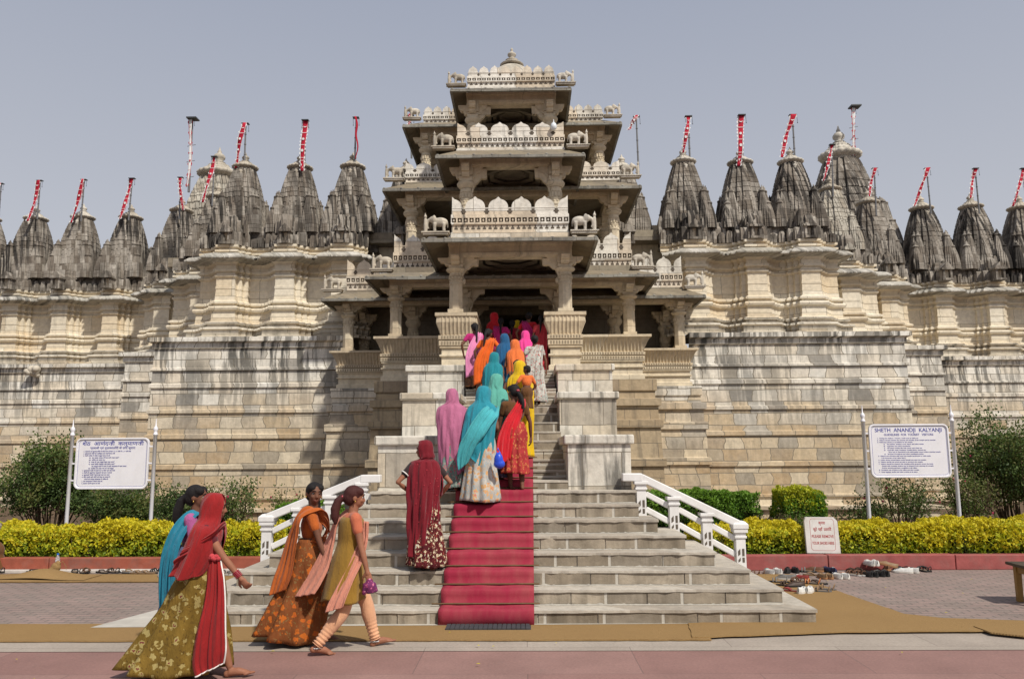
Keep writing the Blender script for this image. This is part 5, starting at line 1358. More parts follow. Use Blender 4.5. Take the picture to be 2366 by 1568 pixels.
    def ribbon(s, name, rows, mat, folds=3, amp=.012, n=5, seg=34, seed=0, thick=.005, body=True, border=None):
        """draped band: rows of (centre, half-width vector)"""
        rr = random.Random(seed); ph = rr.uniform(0, 6.28); A = []
        for c, h in rows: A.append(list(c)+list(h))
        A = catmull(A, n); G = []; fr = [folds*math.pi*rr.uniform(.6, 1.0), folds*math.pi*rr.uniform(1.3, 2.1), folds*math.pi*rr.uniform(2.4, 3.6)]; p3 = [rr.uniform(0, 6.28) for _ in range(3)]; dr = [rr.uniform(-.12, .16) for _ in range(3)]
        for i, q in enumerate(A):
            c, h = Vector(q[:3]), Vector(q[3:]); tn = (Vector(A[min(i+1, len(A)-1)][:3])-Vector(A[max(i-1, 0)][:3])); nn = h.cross(tn); nn = nn.normalized() if nn.length > 1e-9 else Vector((0, -1, 0))
            row = []
            for j in range(seg+1):
                u = -1+2*j/seg; p = c+h*u+nn*amp*(.8*math.sin(fr[0]*u+p3[0]+i*dr[0])+.5*math.sin(fr[1]*u+p3[1]+i*dr[1])+.3*math.sin(fr[2]*u+p3[2]+i*dr[2])); row.append(tuple(s.T(p)) if body else tuple(p))
            G.append(row)
        o = cloth(name, G, mat, s.root, False, thick)
        if border is not None:
            m = MB(); E = [Vector(r_[-1]) for r_ in G]+[Vector(p) for p in G[-1][::-1]]; m.tube(E, .007, 6); m.build('border', border, o)
        return o
    def bangles(s, i, mat, n=4):
        m = MB(); d = (s.elb[i]-s.wri[i]).normalized()
        for k in range(n):
            c = s.wri[i]+d*(.012+.012*k); Mx = Matrix.Translation(c) @ d.to_track_quat('Z', 'Y').to_matrix().to_4x4(); pts = [Mx @ Vector((.030*math.cos(a), .030*math.sin(a), 0)) for a in np.linspace(0, 2*math.pi, 15)]; m.tube(pts, .0045, 5)
        return m.build('bangles', mat, s.body)

WHT = fabric('white_trim', (.75,.72,.68))
# ---- woman in red veil and gold skirt, nearest the camera
L = at(470, 1300, 6.85)
f = Fig('woman in a red veil and trailing gold flowered skirt striding right, nearest the camera', (L.x, 6.85, 0), -84, .965, 2, lean=8, head=(8, -8, 0), feet=((-.08, -.30, .02), (.07, .30, 0)), hands=((-.25, .05, .75), (.16, .42, .74)), ehint=((-1, -.7, 0), (.5, -1, -.4)), toe=((0, -35), (0, 6)), vox=.0075, grip=(.6, .75), face=True)
f.hair('under'); f.bangles(1, BANGLE, 5)
f.blouse(fabric('maroon_blouse', (.10,.012,.018)), .3)
gold = printed('gold_flowered_cotton', (.20,.125,.024), (.36,.29,.11), (.10,.06,.015), (.17,.04,.035), 17, .38)
f.skirt(gold, .27, .40, .03, 1.0, (-.02, -.22), 8, .24, 1.05, 3, hemf=lambda th: .05*max(0, math.cos(th)) + .05*max(0, -math.cos(th)))
redv = fabric('red_veil_cloth', (.27,.012,.013))
f.veil(redv, .84, (40, 30, 8, 16), 1.20, .011, 5, cut=0.0, shift=(.03, -.05), flow=(0, -.55))
f.ribbon('veil_fold', [((-.04, .10, 1.27), (.05, .02, .03)), ((.10, .09, 1.25), (.05, .03, .04)), ((.215, .04, 1.17), (.03, .05, .06)), ((.235, -.06, 1.08), (.02, .05, .07)), ((.20, -.17, 1.0), (-.0, .04, .08))], redv, 2, .012, 6, seed=2)
f.ribbon('veil_end', [((.155, .12, 1.0), (.0, .05, .0)), ((.185, .15, .86), (.01, .07, .01)), ((.215, .16, .66), (.015, .09, .02)), ((.245, .15, .42), (.02, .12, .03)), ((.255, .15, .22), (.02, .135, .05)), ((.25, .16, .11), (.0, .11, .05))], redv, 3, .014, 6, seed=4, border=WHT)
m = MB()
for k in range(7): m.ball((.165+.006*math.sin(k), .10+.012*k, 1.0+.012*math.sin(k*1.7)), (.03, .028, .022), 8)
m.build('waist_knot', fabric('pink_red_knot', (.45,.05,.06)), f.root)
# ---- woman with blue shawl behind her
L = at(438, 1300, 7.45)
f = Fig('dark haired woman in a long blue shawl, mostly hidden behind the red veiled woman', (L.x, 7.45, 0), -82, 1.0, 1, lean=4, head=(-6, -4, 0), feet=((-.08, .16, 0), (.07, -.10, .0)), hands=((-.24, .1, .74), (.2, .18, .74)), vox=.009, face=True)
f.hair('pony', tail=[(0, -.10, .09), (-.0, -.14, .04), (.0, -.16, -.05), (.0, -.165, -.13), (.0, -.15, -.20)])
f.blouse(fabric('pink_mauve_top', (.36,.09,.24)), .6)
f.skirt(printed('blue_grey_print', (.11,.12,.22), (.25,.06,.10), (.20,.22,.34), None, 26), .24, .27, .05, .98, (0, -.06), 14, .10, 1.0, 7)
blu = fabric('turquoise_blue_shawl', (.020,.20,.30))
f.ribbon('shawl', [((.06, .11, 1.20), (.04, .02, .03)), ((.11, .03, 1.28), (.05, .04, -.01)), ((.15, -.05, 1.19), (.04, .07, .0)), ((.16, -.12, 1.02), (.05, .07, .0)), ((.15, -.15, .80), (.06, .08, .02)), ((.13, -.15, .55), (.06, .08, .03)), ((.12, -.15, .33), (.06, .06, .02))], blu, 3, .011, 6, seed=3)
# ---- woman in orange looking back at the camera
L = at(716, 1300, 7.95)
f = Fig('smiling woman in an orange wrap and rust flowered skirt looking back at the camera', (L.x, 7.95, 0), -80, 1.0, 1, lean=2, head=(-68, -4, -4), feet=((-.08, .14, 0), (.07, -.10, 0)), hands=((-.24, .1, .74), (.22, .20, .74)), ehint=((-1, -.7, 0), (.7, -1, 0)), vox=.0075, grip=(.5, .4), face=True)
f.hair('long', tail=[(-.02, -.10, .09), (-.045, -.10, -.02), (-.06, -.075, -.12), (-.06, -.06, -.20), (-.055, -.05, -.27)])
orb = fabric('burnt_orange_cloth', (.44,.105,.018)); f.blouse(orb, .38, .95)
f.skirt(printed('rust_flowered_print', (.23,.075,.024), (.50,.13,.02), (.22,.13,.05), (.48,.10,.03), 15, .36), .23, .29, .045, .985, (-.02, -.17), 8, .22, 1.05, 11, hemf=lambda th: .05*max(0, -math.cos(th)))
f.ribbon('wrap', [((-.12, .12, 1.0), (.03, .05, .04)), ((-.02, .145, 1.12), (.05, .01, .07)), ((.10, .10, 1.21), (.05, .02, .06)), ((.13, .0, 1.285), (.07, .06, -.01)), ((.13, -.12, 1.20), (.09, .03, .0)), ((.10, -.165, 1.02), (.11, .05, .0)), ((.10, -.20, .82), (.10, .07, .02)), ((.11, -.24, .64), (.08, .09, .03)), ((.10, -.28, .50), (.04, .08, .03))], orb, 2, .009, 6, seed=6)
f.ribbon('waist_band', [((.14, .02, .99), (.0, .02, .035)), ((.11, .11, .98), (.0, .02, .035)), ((0, .145, .98), (.0, .0, .035)), ((-.12, .1, .99), (0, .02, .035))], orb, 2, .008, 5, seed=8)
# ---- woman in mustard kurta
L = at(806, 1300, 7.68)
f = Fig('woman in a mustard kurta and peach leggings with a ponytail, striding right', (L.x, 7.68, 0), -66, .985, 2, lean=4, head=(-6, -8, 0), feet=((-.07, .30, .0), (.075, -.27, .015)), hands=((-.24, .16, .78), (.255, .12, .74)), ehint=((-1, -.7, 0), (1, -.9, 0)), toe=((4, 10), (0, -12)), vox=.0075, grip=(.6, 1.0), face=True, hipz=-.03)
f.hair('pony', HAIRR, tail=[(0, -.11, .085), (-.01, -.15, .03), (-.01, -.165, -.05), (.0, -.155, -.13), (.01, -.14, -.19)])
mus = fabric('mustard_kurta_cloth', (.26,.145,.022)); cor = fabric('coral_yoke_cloth', (.47,.13,.065)); pch = fabric('peach_scarf_cloth', (.55,.23,.16)); leg = fabric('peach_legging_cloth', (.62,.33,.19))
f.blouse(cor, .34, 1.10)
rows = []; rr = random.Random(3)
G = []
for (z, rx, ry, cy) in ((1.225, .152, .085, 0), (1.19, .166, .112, 0), (1.10, .158, .120, .0), (.98, .140, .112, -.005), (.86, .170, .140, -.01), (.72, .188, .165, -.02), (.58, .205, .19, -.03), (.47, .215, .205, -.04)):
    row = []
    for j in range(80):
        th = 2*math.pi*j/80; q = .05*max(0, (1.0-z))*(math.sin(9*th+z*4)+.6*math.sin(14*th-z*6)) + (.006*math.sin(26*th) if .95 < z < 1.2 else 0); p = Vector(((rx*(1+q))*math.sin(th), (ry*(1+q))*math.cos(th)+cy, z+(.02*math.sin(3*th) if z < .5 else 0))); row.append(tuple(f.T(p)))
    G.append(row)
cloth('kurta', catmull(G, 4), mus, f.root, True)
for i, sx in enumerate((-1, 1)):                                 # leggings gathered in rings at the ankle
    P = [f.hipj[i], f.hipj[i].lerp(f.knees[i], .5), f.knees[i], f.knees[i].lerp(f.ank[i], .35), f.knees[i].lerp(f.ank[i], .7), f.ank[i]]; rad = [.095, .085, .066, .066, .052, .046]
    Q = catmull([list(p)+[r_] for p, r_ in zip(P, rad)], 12); pts = [Vector(q[:3]) for q in Q]; k = len(Q)
    m = MB(); m.tube(pts, [q[3]+max(0, (n_/k-.62))*.030*math.sin(n_*1.9) for n_, q in enumerate(Q)], 20); m.build('legging', leg, f.root)
    m = MB()
    for a in range(14): an = 2*math.pi*a/14; m.ball((f.ank[i].x+.040*math.cos(an), f.ank[i].y+.040*math.sin(an), f.ank[i].z-.02), .008, 6)
    m.build('anklet', SILVER, f.body)
f.ribbon('scarf_tail', [((-.05, -.02, 1.29), (.06, .02, .0)), ((-.10, -.12, 1.18), (.05, .0, .0)), ((-.13, -.16, 1.0), (.06, .02, .0)), ((-.15, -.22, .80), (.09, .05, .0)), ((-.17, -.32, .60), (.12, .07, .03)), ((-.18, -.38, .50), (.13, .07, .03))], pch, 3, .010, 6, seed=5)
f.ribbon('scarf_tail', [((.13, .10, 1.20), (.04, .02, .0)), ((.165, .09, 1.04), (.035, .03, .0)), ((.19, .04, .86), (.03, .05, .0)), ((.21, -.06, .66), (.05, .06, .02)), ((.22, -.14, .50), (.07, .07, .03)), ((.22, -.17, .42), (.07, .07, .03))], pch, 3, .010, 6, seed=9)
m = MB(); w_ = f.wri[1]; m.tube([(w_.x, w_.y+.02, w_.z-.07), (w_.x+.01, w_.y+.02, w_.z-.13), (w_.x, w_.y+.03, w_.z-.20)], [.022, .045, .05], 10); m.tube([(w_.x, w_.y+.05, w_.z-.12), (w_.x, w_.y+.085, w_.z-.20)], [.03, .022], 8); m.tube([(w_.x, w_.y-.01, w_.z-.12), (w_.x-.01, w_.y-.03, w_.z-.22)], [.03, .018], 8)
tag(remeshed(m, 'cloth_bundle', printed('purple_pink_print', (.16,.03,.10), (.55,.12,.25), (.06,.05,.16), (.7,.6,.5), 30, .4), .01, None, 1, tuple(f.root.matrix_basis.translation)), 'small pink and purple cloth bundle in the hand of the mustard kurta woman', 'cloth bundle').rotation_euler = (0, 0, R(-66))
# ---- woman in dark red veil on the lower steps
def step_at(px, row, k, dy=.10):          # standing point on lower step k (0-7) under pixel column px
    Y = YR[k]+dy; return (at(px, row, Y).x, Y, (k+1)*RZ+.002)
def ustep_at(px, row, n, dy=.15):
    Y = UY[n]+dy; return (at(px, row, Y).x, Y, UZ[n+1]+.002)
L = step_at(980, 1200, 2, .16)
f = Fig('woman in a long dark red veil, hand on hip, on the lower steps', L, 14, .95, 2, lean=3, head=(66, -4, 0), feet=((-.08, .10, 0), (.09, -.14, .04)), hands=((-.17, .06, .90), (.21, .10, .86)), ehint=((-1, -.5, .1), (1, -.6, 0)), toe=((0, 0), (0, -50)), vox=.0085, grip=(.8, .6), face=True)
f.hair('under'); f.blouse(fabric('black_brown_choli', (.03,.018,.018)), .42)
m = MB(); sh, el = f.sho[0], f.elb[0]; d = (el-sh).normalized(); c = sh.lerp(el, .52); Mx = Matrix.Translation(c) @ d.to_track_quat('Z', 'Y').to_matrix().to_4x4(); m.tube([Mx @ Vector((.055*math.cos(a), .055*math.sin(a), 0)) for a in np.linspace(0, 2*math.pi, 17)], .008, 6); m.build('sleeve_trim', WHT, f.root)
f.skirt(printed('wine_flowered_print', (.085,.012,.016), (.62,.52,.34), (.35,.07,.05), (.25,.35,.42), 27, .40), .24, .24, .05, .98, (.03, -.04), 13, .10, 1.0, 13)
mar = fabric('dark_red_veil_cloth', (.155,.006,.014))
f.veil(mar, .10, (60, 62, 96, 100), .95, .013, 9, shift=(-.07, -.02), taper=.93, cut=-.10)
f.ribbon('veil_front', [((.10, .05, 1.27), (.05, .03, 0)), ((.19, .03, 1.15), (.01, .08, .02)), ((.215, .0, 1.0), (.01, .08, .02)), ((.20, .0, .86), (.02, .06, .0))], mar, 3, .012, 6, seed=3)
m = MB()
rr = random.Random(8)
for i in range(26): m.ball((rr.uniform(-.14, .14), -.205+rr.uniform(-.008, .012), rr.uniform(.5, 1.25)), (.005, .004, .005), 6)
m.build('sequins', plain('bright_red_spot', (.6,.04,.06), .4, .4), f.root)

# ---- the climbing crowd
cols = dict(mauve=(.42,.13,.23), turq=(.018,.23,.30), aqua=(.06,.36,.40), sea=(.10,.36,.29), red=(.52,.012,.022), yellow=(.62,.40,.006), teal=(.012,.20,.24), orange=(.66,.15,.035), deeporange=(.70,.12,.012), blue=(.012,.085,.20), pink=(.66,.23,.42), magenta=(.42,.015,.14), hot=(.72,.05,.25), crimson=(.36,.010,.03), brick=(.40,.03,.04), brown=(.12,.05,.015), tealblouse=(.01,.10,.17), green=(.05,.15,.08))
FB = {k: fabric(k+'_cloth', v) for k, v in cols.items()}
P1 = printed('teal_pink_print', (.16,.24,.22), (.45,.10,.12), (.50,.46,.36), (.06,.08,.10), 24); P2 = printed('pale_blossom_print', (.50,.47,.42), (.55,.32,.14), (.22,.36,.44), (.50,.16,.18), 17, .44); P3 = printed('red_paisley_print', (.40,.045,.04), (.52,.20,.07), (.35,.02,.05), None, 26); P4 = printed('dark_mixed_print', (.13,.06,.04), (.38,.12,.04), (.10,.13,.08), (.45,.32,.12), 30); P5 = printed('white_red_teal_print', (.55,.52,.47), (.30,.05,.05), (.04,.22,.20), (.6,.1,.05), 22, .33); P6 = printed('blue_violet_print', (.10,.12,.22), (.30,.30,.42), (.05,.05,.12), None, 26)
def veiled(label, loc, sc, vm, sm, rz=0, lean=8, bottom=.45, skin=1, seed=1, head=(0, -8, 0), hem=.05, rx=.21, **kw):
    q_ = random.Random(seed*7); rz += q_.uniform(-14, 14); lean += q_.uniform(-3, 5); head = (q_.uniform(-24, 24), head[1]-q_.uniform(0, 8), q_.uniform(-5, 5)); kw.setdefault('wide', q_.uniform(.84, .94)); kw.setdefault('shift', (q_.uniform(-.10, .10), 0)); kw.setdefault('cut', q_.uniform(-.28, .28)); kw.setdefault('taper', q_.uniform(.76, .92)); bottom += q_.uniform(-.08, .14)
    f = Fig(label, loc, rz, sc, skin, lean, head, feet=((-.08, .08, .0), (.08, -.05, .0)), hands=((-.14, .22, .95), (.14, .22, .95)), ehint=((-.35, -1, 0), (.35, -1, 0)), vox=.016)
    f.hair('under'); f.blouse(FB['brown'], .35); f.skirt(sm, rx, .24, hem, .97, (0, -.03), 12, .11, 1.0, seed); f.veil(vm, bottom, seed=seed, **kw); return f
def sari(label, loc, sc, bm, pm, sm, rz=0, lean=8, skin=1, seed=1, hair='bun', side=-1, head=(0, -6, 0), length=.45, arms=True, hem=.05, wide=1.0, tail=None, rx=.22, hands=None, feet=None, diag=None):
    q_ = random.Random(seed*5); rz += q_.uniform(-12, 12); lean += q_.uniform(-2, 5); head = (head[0]+q_.uniform(-20, 20), head[1]-q_.uniform(0, 8), q_.uniform(-5, 5)); hands = hands or ((-.25, q_.uniform(0, .16), q_.uniform(.72, .86)), (.25, q_.uniform(0, .16), q_.uniform(.72, .86)))
    f = Fig(label, loc, rz, sc, skin, lean, head, feet=feet or ((-.08, .08, .0), (.08, -.05, .0)), hands=hands or ((-.27, .04, .74), (.27, .04, .74)), vox=.014)
    f.hair(hair, tail=tail); f.blouse(bm, .4); f.skirt(sm, rx, .24, hem, .97, (0, -.03), 12, .11, 1.0, seed)
    q = side; dg_ = q_.uniform(.0, .10) if diag is None else diag
    f.ribbon('drape', [((-.08*q, .12, .98), (.05, .02, .03)), ((.02*q, .14, 1.12), (.05, .0, .06)), ((.11*q, .03, 1.295), (.055, .03, .0)), ((.085*q, -.115, 1.21), (.07*wide, -.005, .0)), (((.05-dg_*.35)*q, -.14, 1.06), (.10*wide, .01, .0)), (((.01-dg_*.75)*q, -.165, .88), (.135*wide, .03, .03*q)), ((-dg_*q, -.195, .70), (.15*wide, .05, .05*q)), (((-.01-dg_*1.15)*q, -.215, length), (.13*wide, .06, .06*q))], pm, 4, .015, 5, seed=seed)
    return f
veiled('woman wrapped in a mauve pink veil left of the carpet beside the lowest pier', step_at(1043, 1130, 7, .02), .87, FB['mauve'], P1, -6, 6, .20, seed=21, gap=(48, 40, 34, 34), taper=.95, wide=1.1)
f = veiled('woman in a turquoise veil and pale flowered skirt, lowest on the red carpet', step_at(1112, 1150, 6, .14), 1.0, FB['turq'], P2, -4, 8, .50, seed=22, gap=(52, 46, 40, 60), wide=1.02, shift=(-.12, 0), taper=.8, cut=-.22, rx=.25)
f.ribbon('veil_fold', [((.16, .0, 1.26), (.05, .02, 0)), ((.15, -.15, 1.15), (.09, .05, -.03)), ((.07, -.215, 1.0), (.15, .05, .05)), ((-.03, -.25, .84), (.17, .03, .07)), ((-.12, -.25, .66), (.12, .03, .08)), ((-.17, -.235, .48), (.06, .02, .05))], FB['aqua'], 3, .009, 6, seed=3)
bag = MB(); bag.ball((0, 0, 0), (.06, .05, .09), 12); bag.ball((.01, 0, -.05), (.075, .05, .06), 12); bag.tube([(-.03, 0, .07), (-.01, 0, .16), (.03, 0, .07)], .008, 6)
lc = at(1152, 1062, 10.15); tag(remeshed(bag, 'blue_bag', plain('blue_plastic_bag', (.02,.07,.55), .35, .5, .1, 6, .3), .012, None, 1, tuple(lc)), 'small bright blue bag carried beside the turquoise veiled woman', 'bag')
veiled('woman in a pale sea green veil, half hidden behind the turquoise veiled woman', ustep_at(1146, 1000, 0, .20), .95, FB['sea'], P6, 0, 8, .55, seed=23)
sari('woman with a bright red drape, brown blouse and bare ankles on the red carpet', step_at(1190, 1110, 7, .16), .92, FB['brown'], FB['red'], P3, 6, 8, 1, 24, 'braid', 1, (10, -6, 0), .40, hem=.24, wide=1.0, rx=.20, diag=.13, feet=((-.06, .06, 0), (.09, -.10, .0)), tail=[(0, -.10, .06), (.02, -.15, -.02), (.03, -.165, -.12), (.03, -.16, -.20), (.03, -.15, -.26)])
fy = veiled('woman in a bright yellow veil climbing with a small child on her arm', ustep_at(1202, 950, 2, .15), .95, FB['yellow'], FB['yellow'], 4, 8, .30, seed=25, taper=.95)
# the child carried on her right arm
c = at(1214, 905, 11.55)
ch = Fig('small child in an orange top carried on the right arm of the yellow veiled woman', (c.x+.02, 11.55, c.z-.47), 30, .56, 1, 0, (40, 0, 0), feet=((-.08, .12, .35), (.08, .14, .35)), hands=((-.16, .16, .95), (.2, .16, .85)), vox=.018); ch.hair('none'); ch.blouse(FB['orange'], .5, .80); ch.skirt(FB['brown'], .17, .16, .42, .95, seed=2, pleats=8)
sari('girl with her hair in a bun and a teal blouse behind the yellow veil', ustep_at(1196, 930, 4, .20), .85, FB['tealblouse'], FB['brown'], P4, 0, 8, 1, 26, 'bun', -1, length=.6)
sari('woman wrapped in a white, red and teal printed sari at the right of the crowd', ustep_at(1236, 900, 8, .18), .85, P5, P5, P5, -4, 10, 1, 27, 'bun', 1, length=.30, wide=1.5, rx=.27)
veiled('woman in an orange veil in the middle of the stairs', ustep_at(1192, 880, 7, .2), .87, FB['orange'], FB['orange'], 0, 8, .30, seed=28, taper=.95)
veiled('woman in a teal veil on the left half of the upper stairs', ustep_at(1138, 880, 5, .2), .87, FB['teal'], P6, -4, 8, .34, seed=29, cut=.15)
veiled('woman in a deep blue veil between the orange and teal veiled women', ustep_at(1166, 850, 8, .25), .87, FB['blue'], FB['blue'], 0, 8, .40, seed=30)
sari('woman in a pale pink drape at the left edge of the stairs below the pedestal', ustep_at(1097, 830, 10, .12), .86, FB['magenta'], FB['pink'], P4, 4, 8, 1, 31, 'braid', 1, length=.30, wide=1.25, rx=.24)
sari('woman in a vivid orange sari beside the pale pink drape', ustep_at(1126, 830, 9, .22), .86, FB['deeporange'], FB['deeporange'], P4, -2, 8, 1, 32, 'braid', 1, length=.30, wide=1.3, rx=.24)
veiled('woman in a hot pink veil above the orange veiled woman', ustep_at(1216, 840, 9, .30), .84, FB['hot'], FB['hot'], 0, 8, .40, seed=33)
def top_at(px, Y): return (at(px, 800, Y).x, Y, FLOOR+.002)
veiled('tall woman in a red veil at the left of the temple door', top_at(1143, 18.3), .99, FB['red'], FB['red'], 0, 4, .40, seed=34)
sari('woman in a magenta drape in front of the red veil at the door', top_at(1157, 17.7), .85, FB['magenta'], FB['magenta'], FB['magenta'], 0, 6, 1, 35, 'braid', -1, length=.35, wide=1.4)
sari('dark haired woman in crimson in the centre of the doorway', top_at(1183, 18.1), .86, FB['crimson'], FB['crimson'], FB['crimson'], 0, 4, 1, 36, 'braid', 1, length=.4)
veiled('woman in a yellow veil barely seen inside the doorway', top_at(1194, 19.2), .97, FB['yellow'], FB['yellow'], 0, 4, .5, seed=37)
sari('dark haired woman in brick red entering the door behind the others', top_at(1207, 18.9), .95, FB['brick'], FB['brick'], FB['brick'], 0, 4, 1, 38, 'bun', -1, length=.5)
sari('woman in magenta and bright red with braided hair at the right of the doorway', top_at(1222, 17.6), .92, FB['red'], FB['magenta'], FB['magenta'], 0, 6, 1, 39, 'bun', -1, length=.35, wide=1.2)
sari('woman in a long brick red sari against the right pedestal', top_at(1250, 17.3), .84, FB['brick'], FB['brick'], FB['brick'], 0, 6, 1, 40, 'braid', 1, length=.20, wide=1.3)
# ---- person sitting on the left kerb, cut by the frame
L = at(-50, 1290, 12.5)
f = Fig('person in a dark striped sleeve sitting on the kerb, cut by the left edge', (L.x, 12.78, -.50), 172, 1.0, 1, 10, (0, -5, 0), feet=((-.10, .42, .51), (.10, .38, .51)), hands=((-.16, .34, .80), (.1, .36, .86)), vox=.014)
f.hair('bun')
def stripes(name):
    t = NT(name); w_ = t.n('TexWave', wave_type='BANDS', bands_direction='Z', ins={'Vector': t.obj(), 'Scale': 14.0, 'Distortion': .5}).outputs['Fac']; return t.out(t.mix(t.ramp(w_, [(.6, 0), (.68, 1)]), (.03,.018,.02), (.55,.5,.48)), .85, .15)
f.blouse(stripes('striped_knit'), .78); f.skirt(FB['brown'], .26, .34, .55, .95, (0, .12), 10, .08, 1.0, 3)
# ---------------- shoes, bench, bottle ----------------
SHM = {}
def shm(c):
    k = tuple(c)
    if k not in SHM: SHM[k] = plain('shoe_leather', c, .55, .35, .15, 30, .1)
    return SHM[k]
SOLE_W = plain('white_rubber_sole', (.55,.52,.47), .7, .3, .1, 30); SOLE_T = plain('tan_sole', (.30,.15,.07), .7, .2, .1, 30); SOLE_B = plain('black_sole', (.02,.02,.02), .7, .2, .1, 30); INSOLE = plain('worn_insole', (.20,.15,.11), .85, .1, .2, 30)
def outline(y, L, W):                      # half width of a sole at position y along the foot
    u = y/L; return W*(.62+.38*math.sin(min(1, max(0, u))*math.pi*.95+.25)-.10*math.exp(-((u-.42)/.16)**2))*math.sqrt(max(0.02, 1-(2*u-1)**6))
def sole(m, L, W, z0, z1):
    n = 14; l = [(-outline(L*i/n, L, W), L*i/n) for i in range(n+1)]; r = [(-x, y) for x, y in l[::-1]]; pts = l+r
    k = len(pts); vs = [(x, y-L/2, z0) for x, y in pts]+[(x, y-L/2, z1) for x, y in pts]
    m.add(vs, [tuple(range(k-1, -1, -1)), tuple(range(k, 2*k))]+[(i, (i+1) % k, k+(i+1) % k, k+i) for i in range(k)])
def shoe(label, x, y, z, rz, kind, col, col2=None, side=1, tilt=0, group=None):
    e = thing('shoe' if kind in ('sneaker', 'loafer') else 'sandal', label, 'shoe' if kind in ('sneaker', 'loafer') else 'sandal', (x, y, z), R(rz), group); e.scale = (1.15, 1.15, 1.15)
    if tilt: e.rotation_euler = (R(tilt), R(tilt*.6), R(rz))
    L, W = .245, .046
    if kind in ('sneaker', 'loafer'):
        m = MB(); sole(m, L, W, 0, .026); m.build('sole', {'sneaker': SOLE_W, 'loafer': SOLE_T}[kind] if sum(col) > .12 else SOLE_B, e, bevel=.004)
        G = []; n = 16
        for i in range(n+1):               # upper: low toe, open throat, raised heel
            u = i/n; yy = L*u; w_ = outline(yy, L, W)*.96; hgt = .060+.025*(1-u)**1.5*(1 if kind == 'sneaker' else .6) - .030*max(0, u-.62)/.38
            if u > .93: hgt *= (1-(u-.93)/.07*.35)
            op = 0 if u > .60 else min(1, (.60-u)/.12, (u+.02)/.07)*.62
            row = []
            for j in range(13):
                a = math.pi*j/12; cx, cz = math.cos(a), math.sin(a)**.75
                xx = w_*cx*(1-.22*cz); zz = .024+(hgt-.024)*cz
                if op > .02 and abs(cx) < op: zz = zz-.032*(1-abs(cx)/op)**.5
                row.append((xx, yy-L/2, zz))
            G.append(row)
        m = MB(); m.grid(G); u_ = m.build('upper', shm(col), e)
        m = MB(); m.ball((0, -L*.12, .040), (.024, .07, .006), 10); m.build('insole', INSOLE, e)
        if kind == 'sneaker':
            m = MB()
            for k in range(4): m.tube([(-.022, .028+.016*k, .062-.004*k), (0, .030+.016*k, .068-.004*k), (.022, .028+.016*k, .062-.004*k)], .0028, 5)
            m.tube([(-.0, .026, .064), (0, .085, .052)], .003, 5); m.build('laces', shm(col2 or (.6,.6,.58)), u_)
    else:
        m = MB(); sole(m, L, W*.95, 0, .018); m.build('sole', SOLE_B if sum(col) < .3 else shm(tuple(c*.7 for c in col)), e, bevel=.003)
        m = MB(); m.ball((0, 0, .018), (.032, .105, .003), 12); m.build('insole', INSOLE, e)
        m = MB()
        if kind == 'flip':
            m.tube([(0, .075, .018), (0, .062, .036), (-.03, .02, .036), (-.040, -.02, .016)], [.005, .007, .009, .008], 6); m.tube([(0, .062, .036), (.03, .02, .036), (.040, -.02, .016)], [.007, .009, .008], 6)
        else:
            for yy, w_, h in ((.06, .042, .036), (.025, .042, .046), (-.085, .034, .055)):
                m.tube([(w_*math.cos(a), yy-(.02 if yy < 0 else 0)*math.sin(a), .014+h*math.sin(a)) for a in np.linspace(0, math.pi, 11)], .0085 if yy > 0 else .006, 6)
        m.build('strap', shm(col2 or col), e)
    return e
BK, BR, DB, TN, WH, NV, RD, GY, TL, OR_ = (.018,.017,.017), (.12,.055,.028), (.05,.028,.018), (.24,.15,.08), (.60,.59,.56), (.02,.025,.06), (.24,.035,.03), (.16,.15,.14), (.03,.28,.24), (.45,.16,.05)
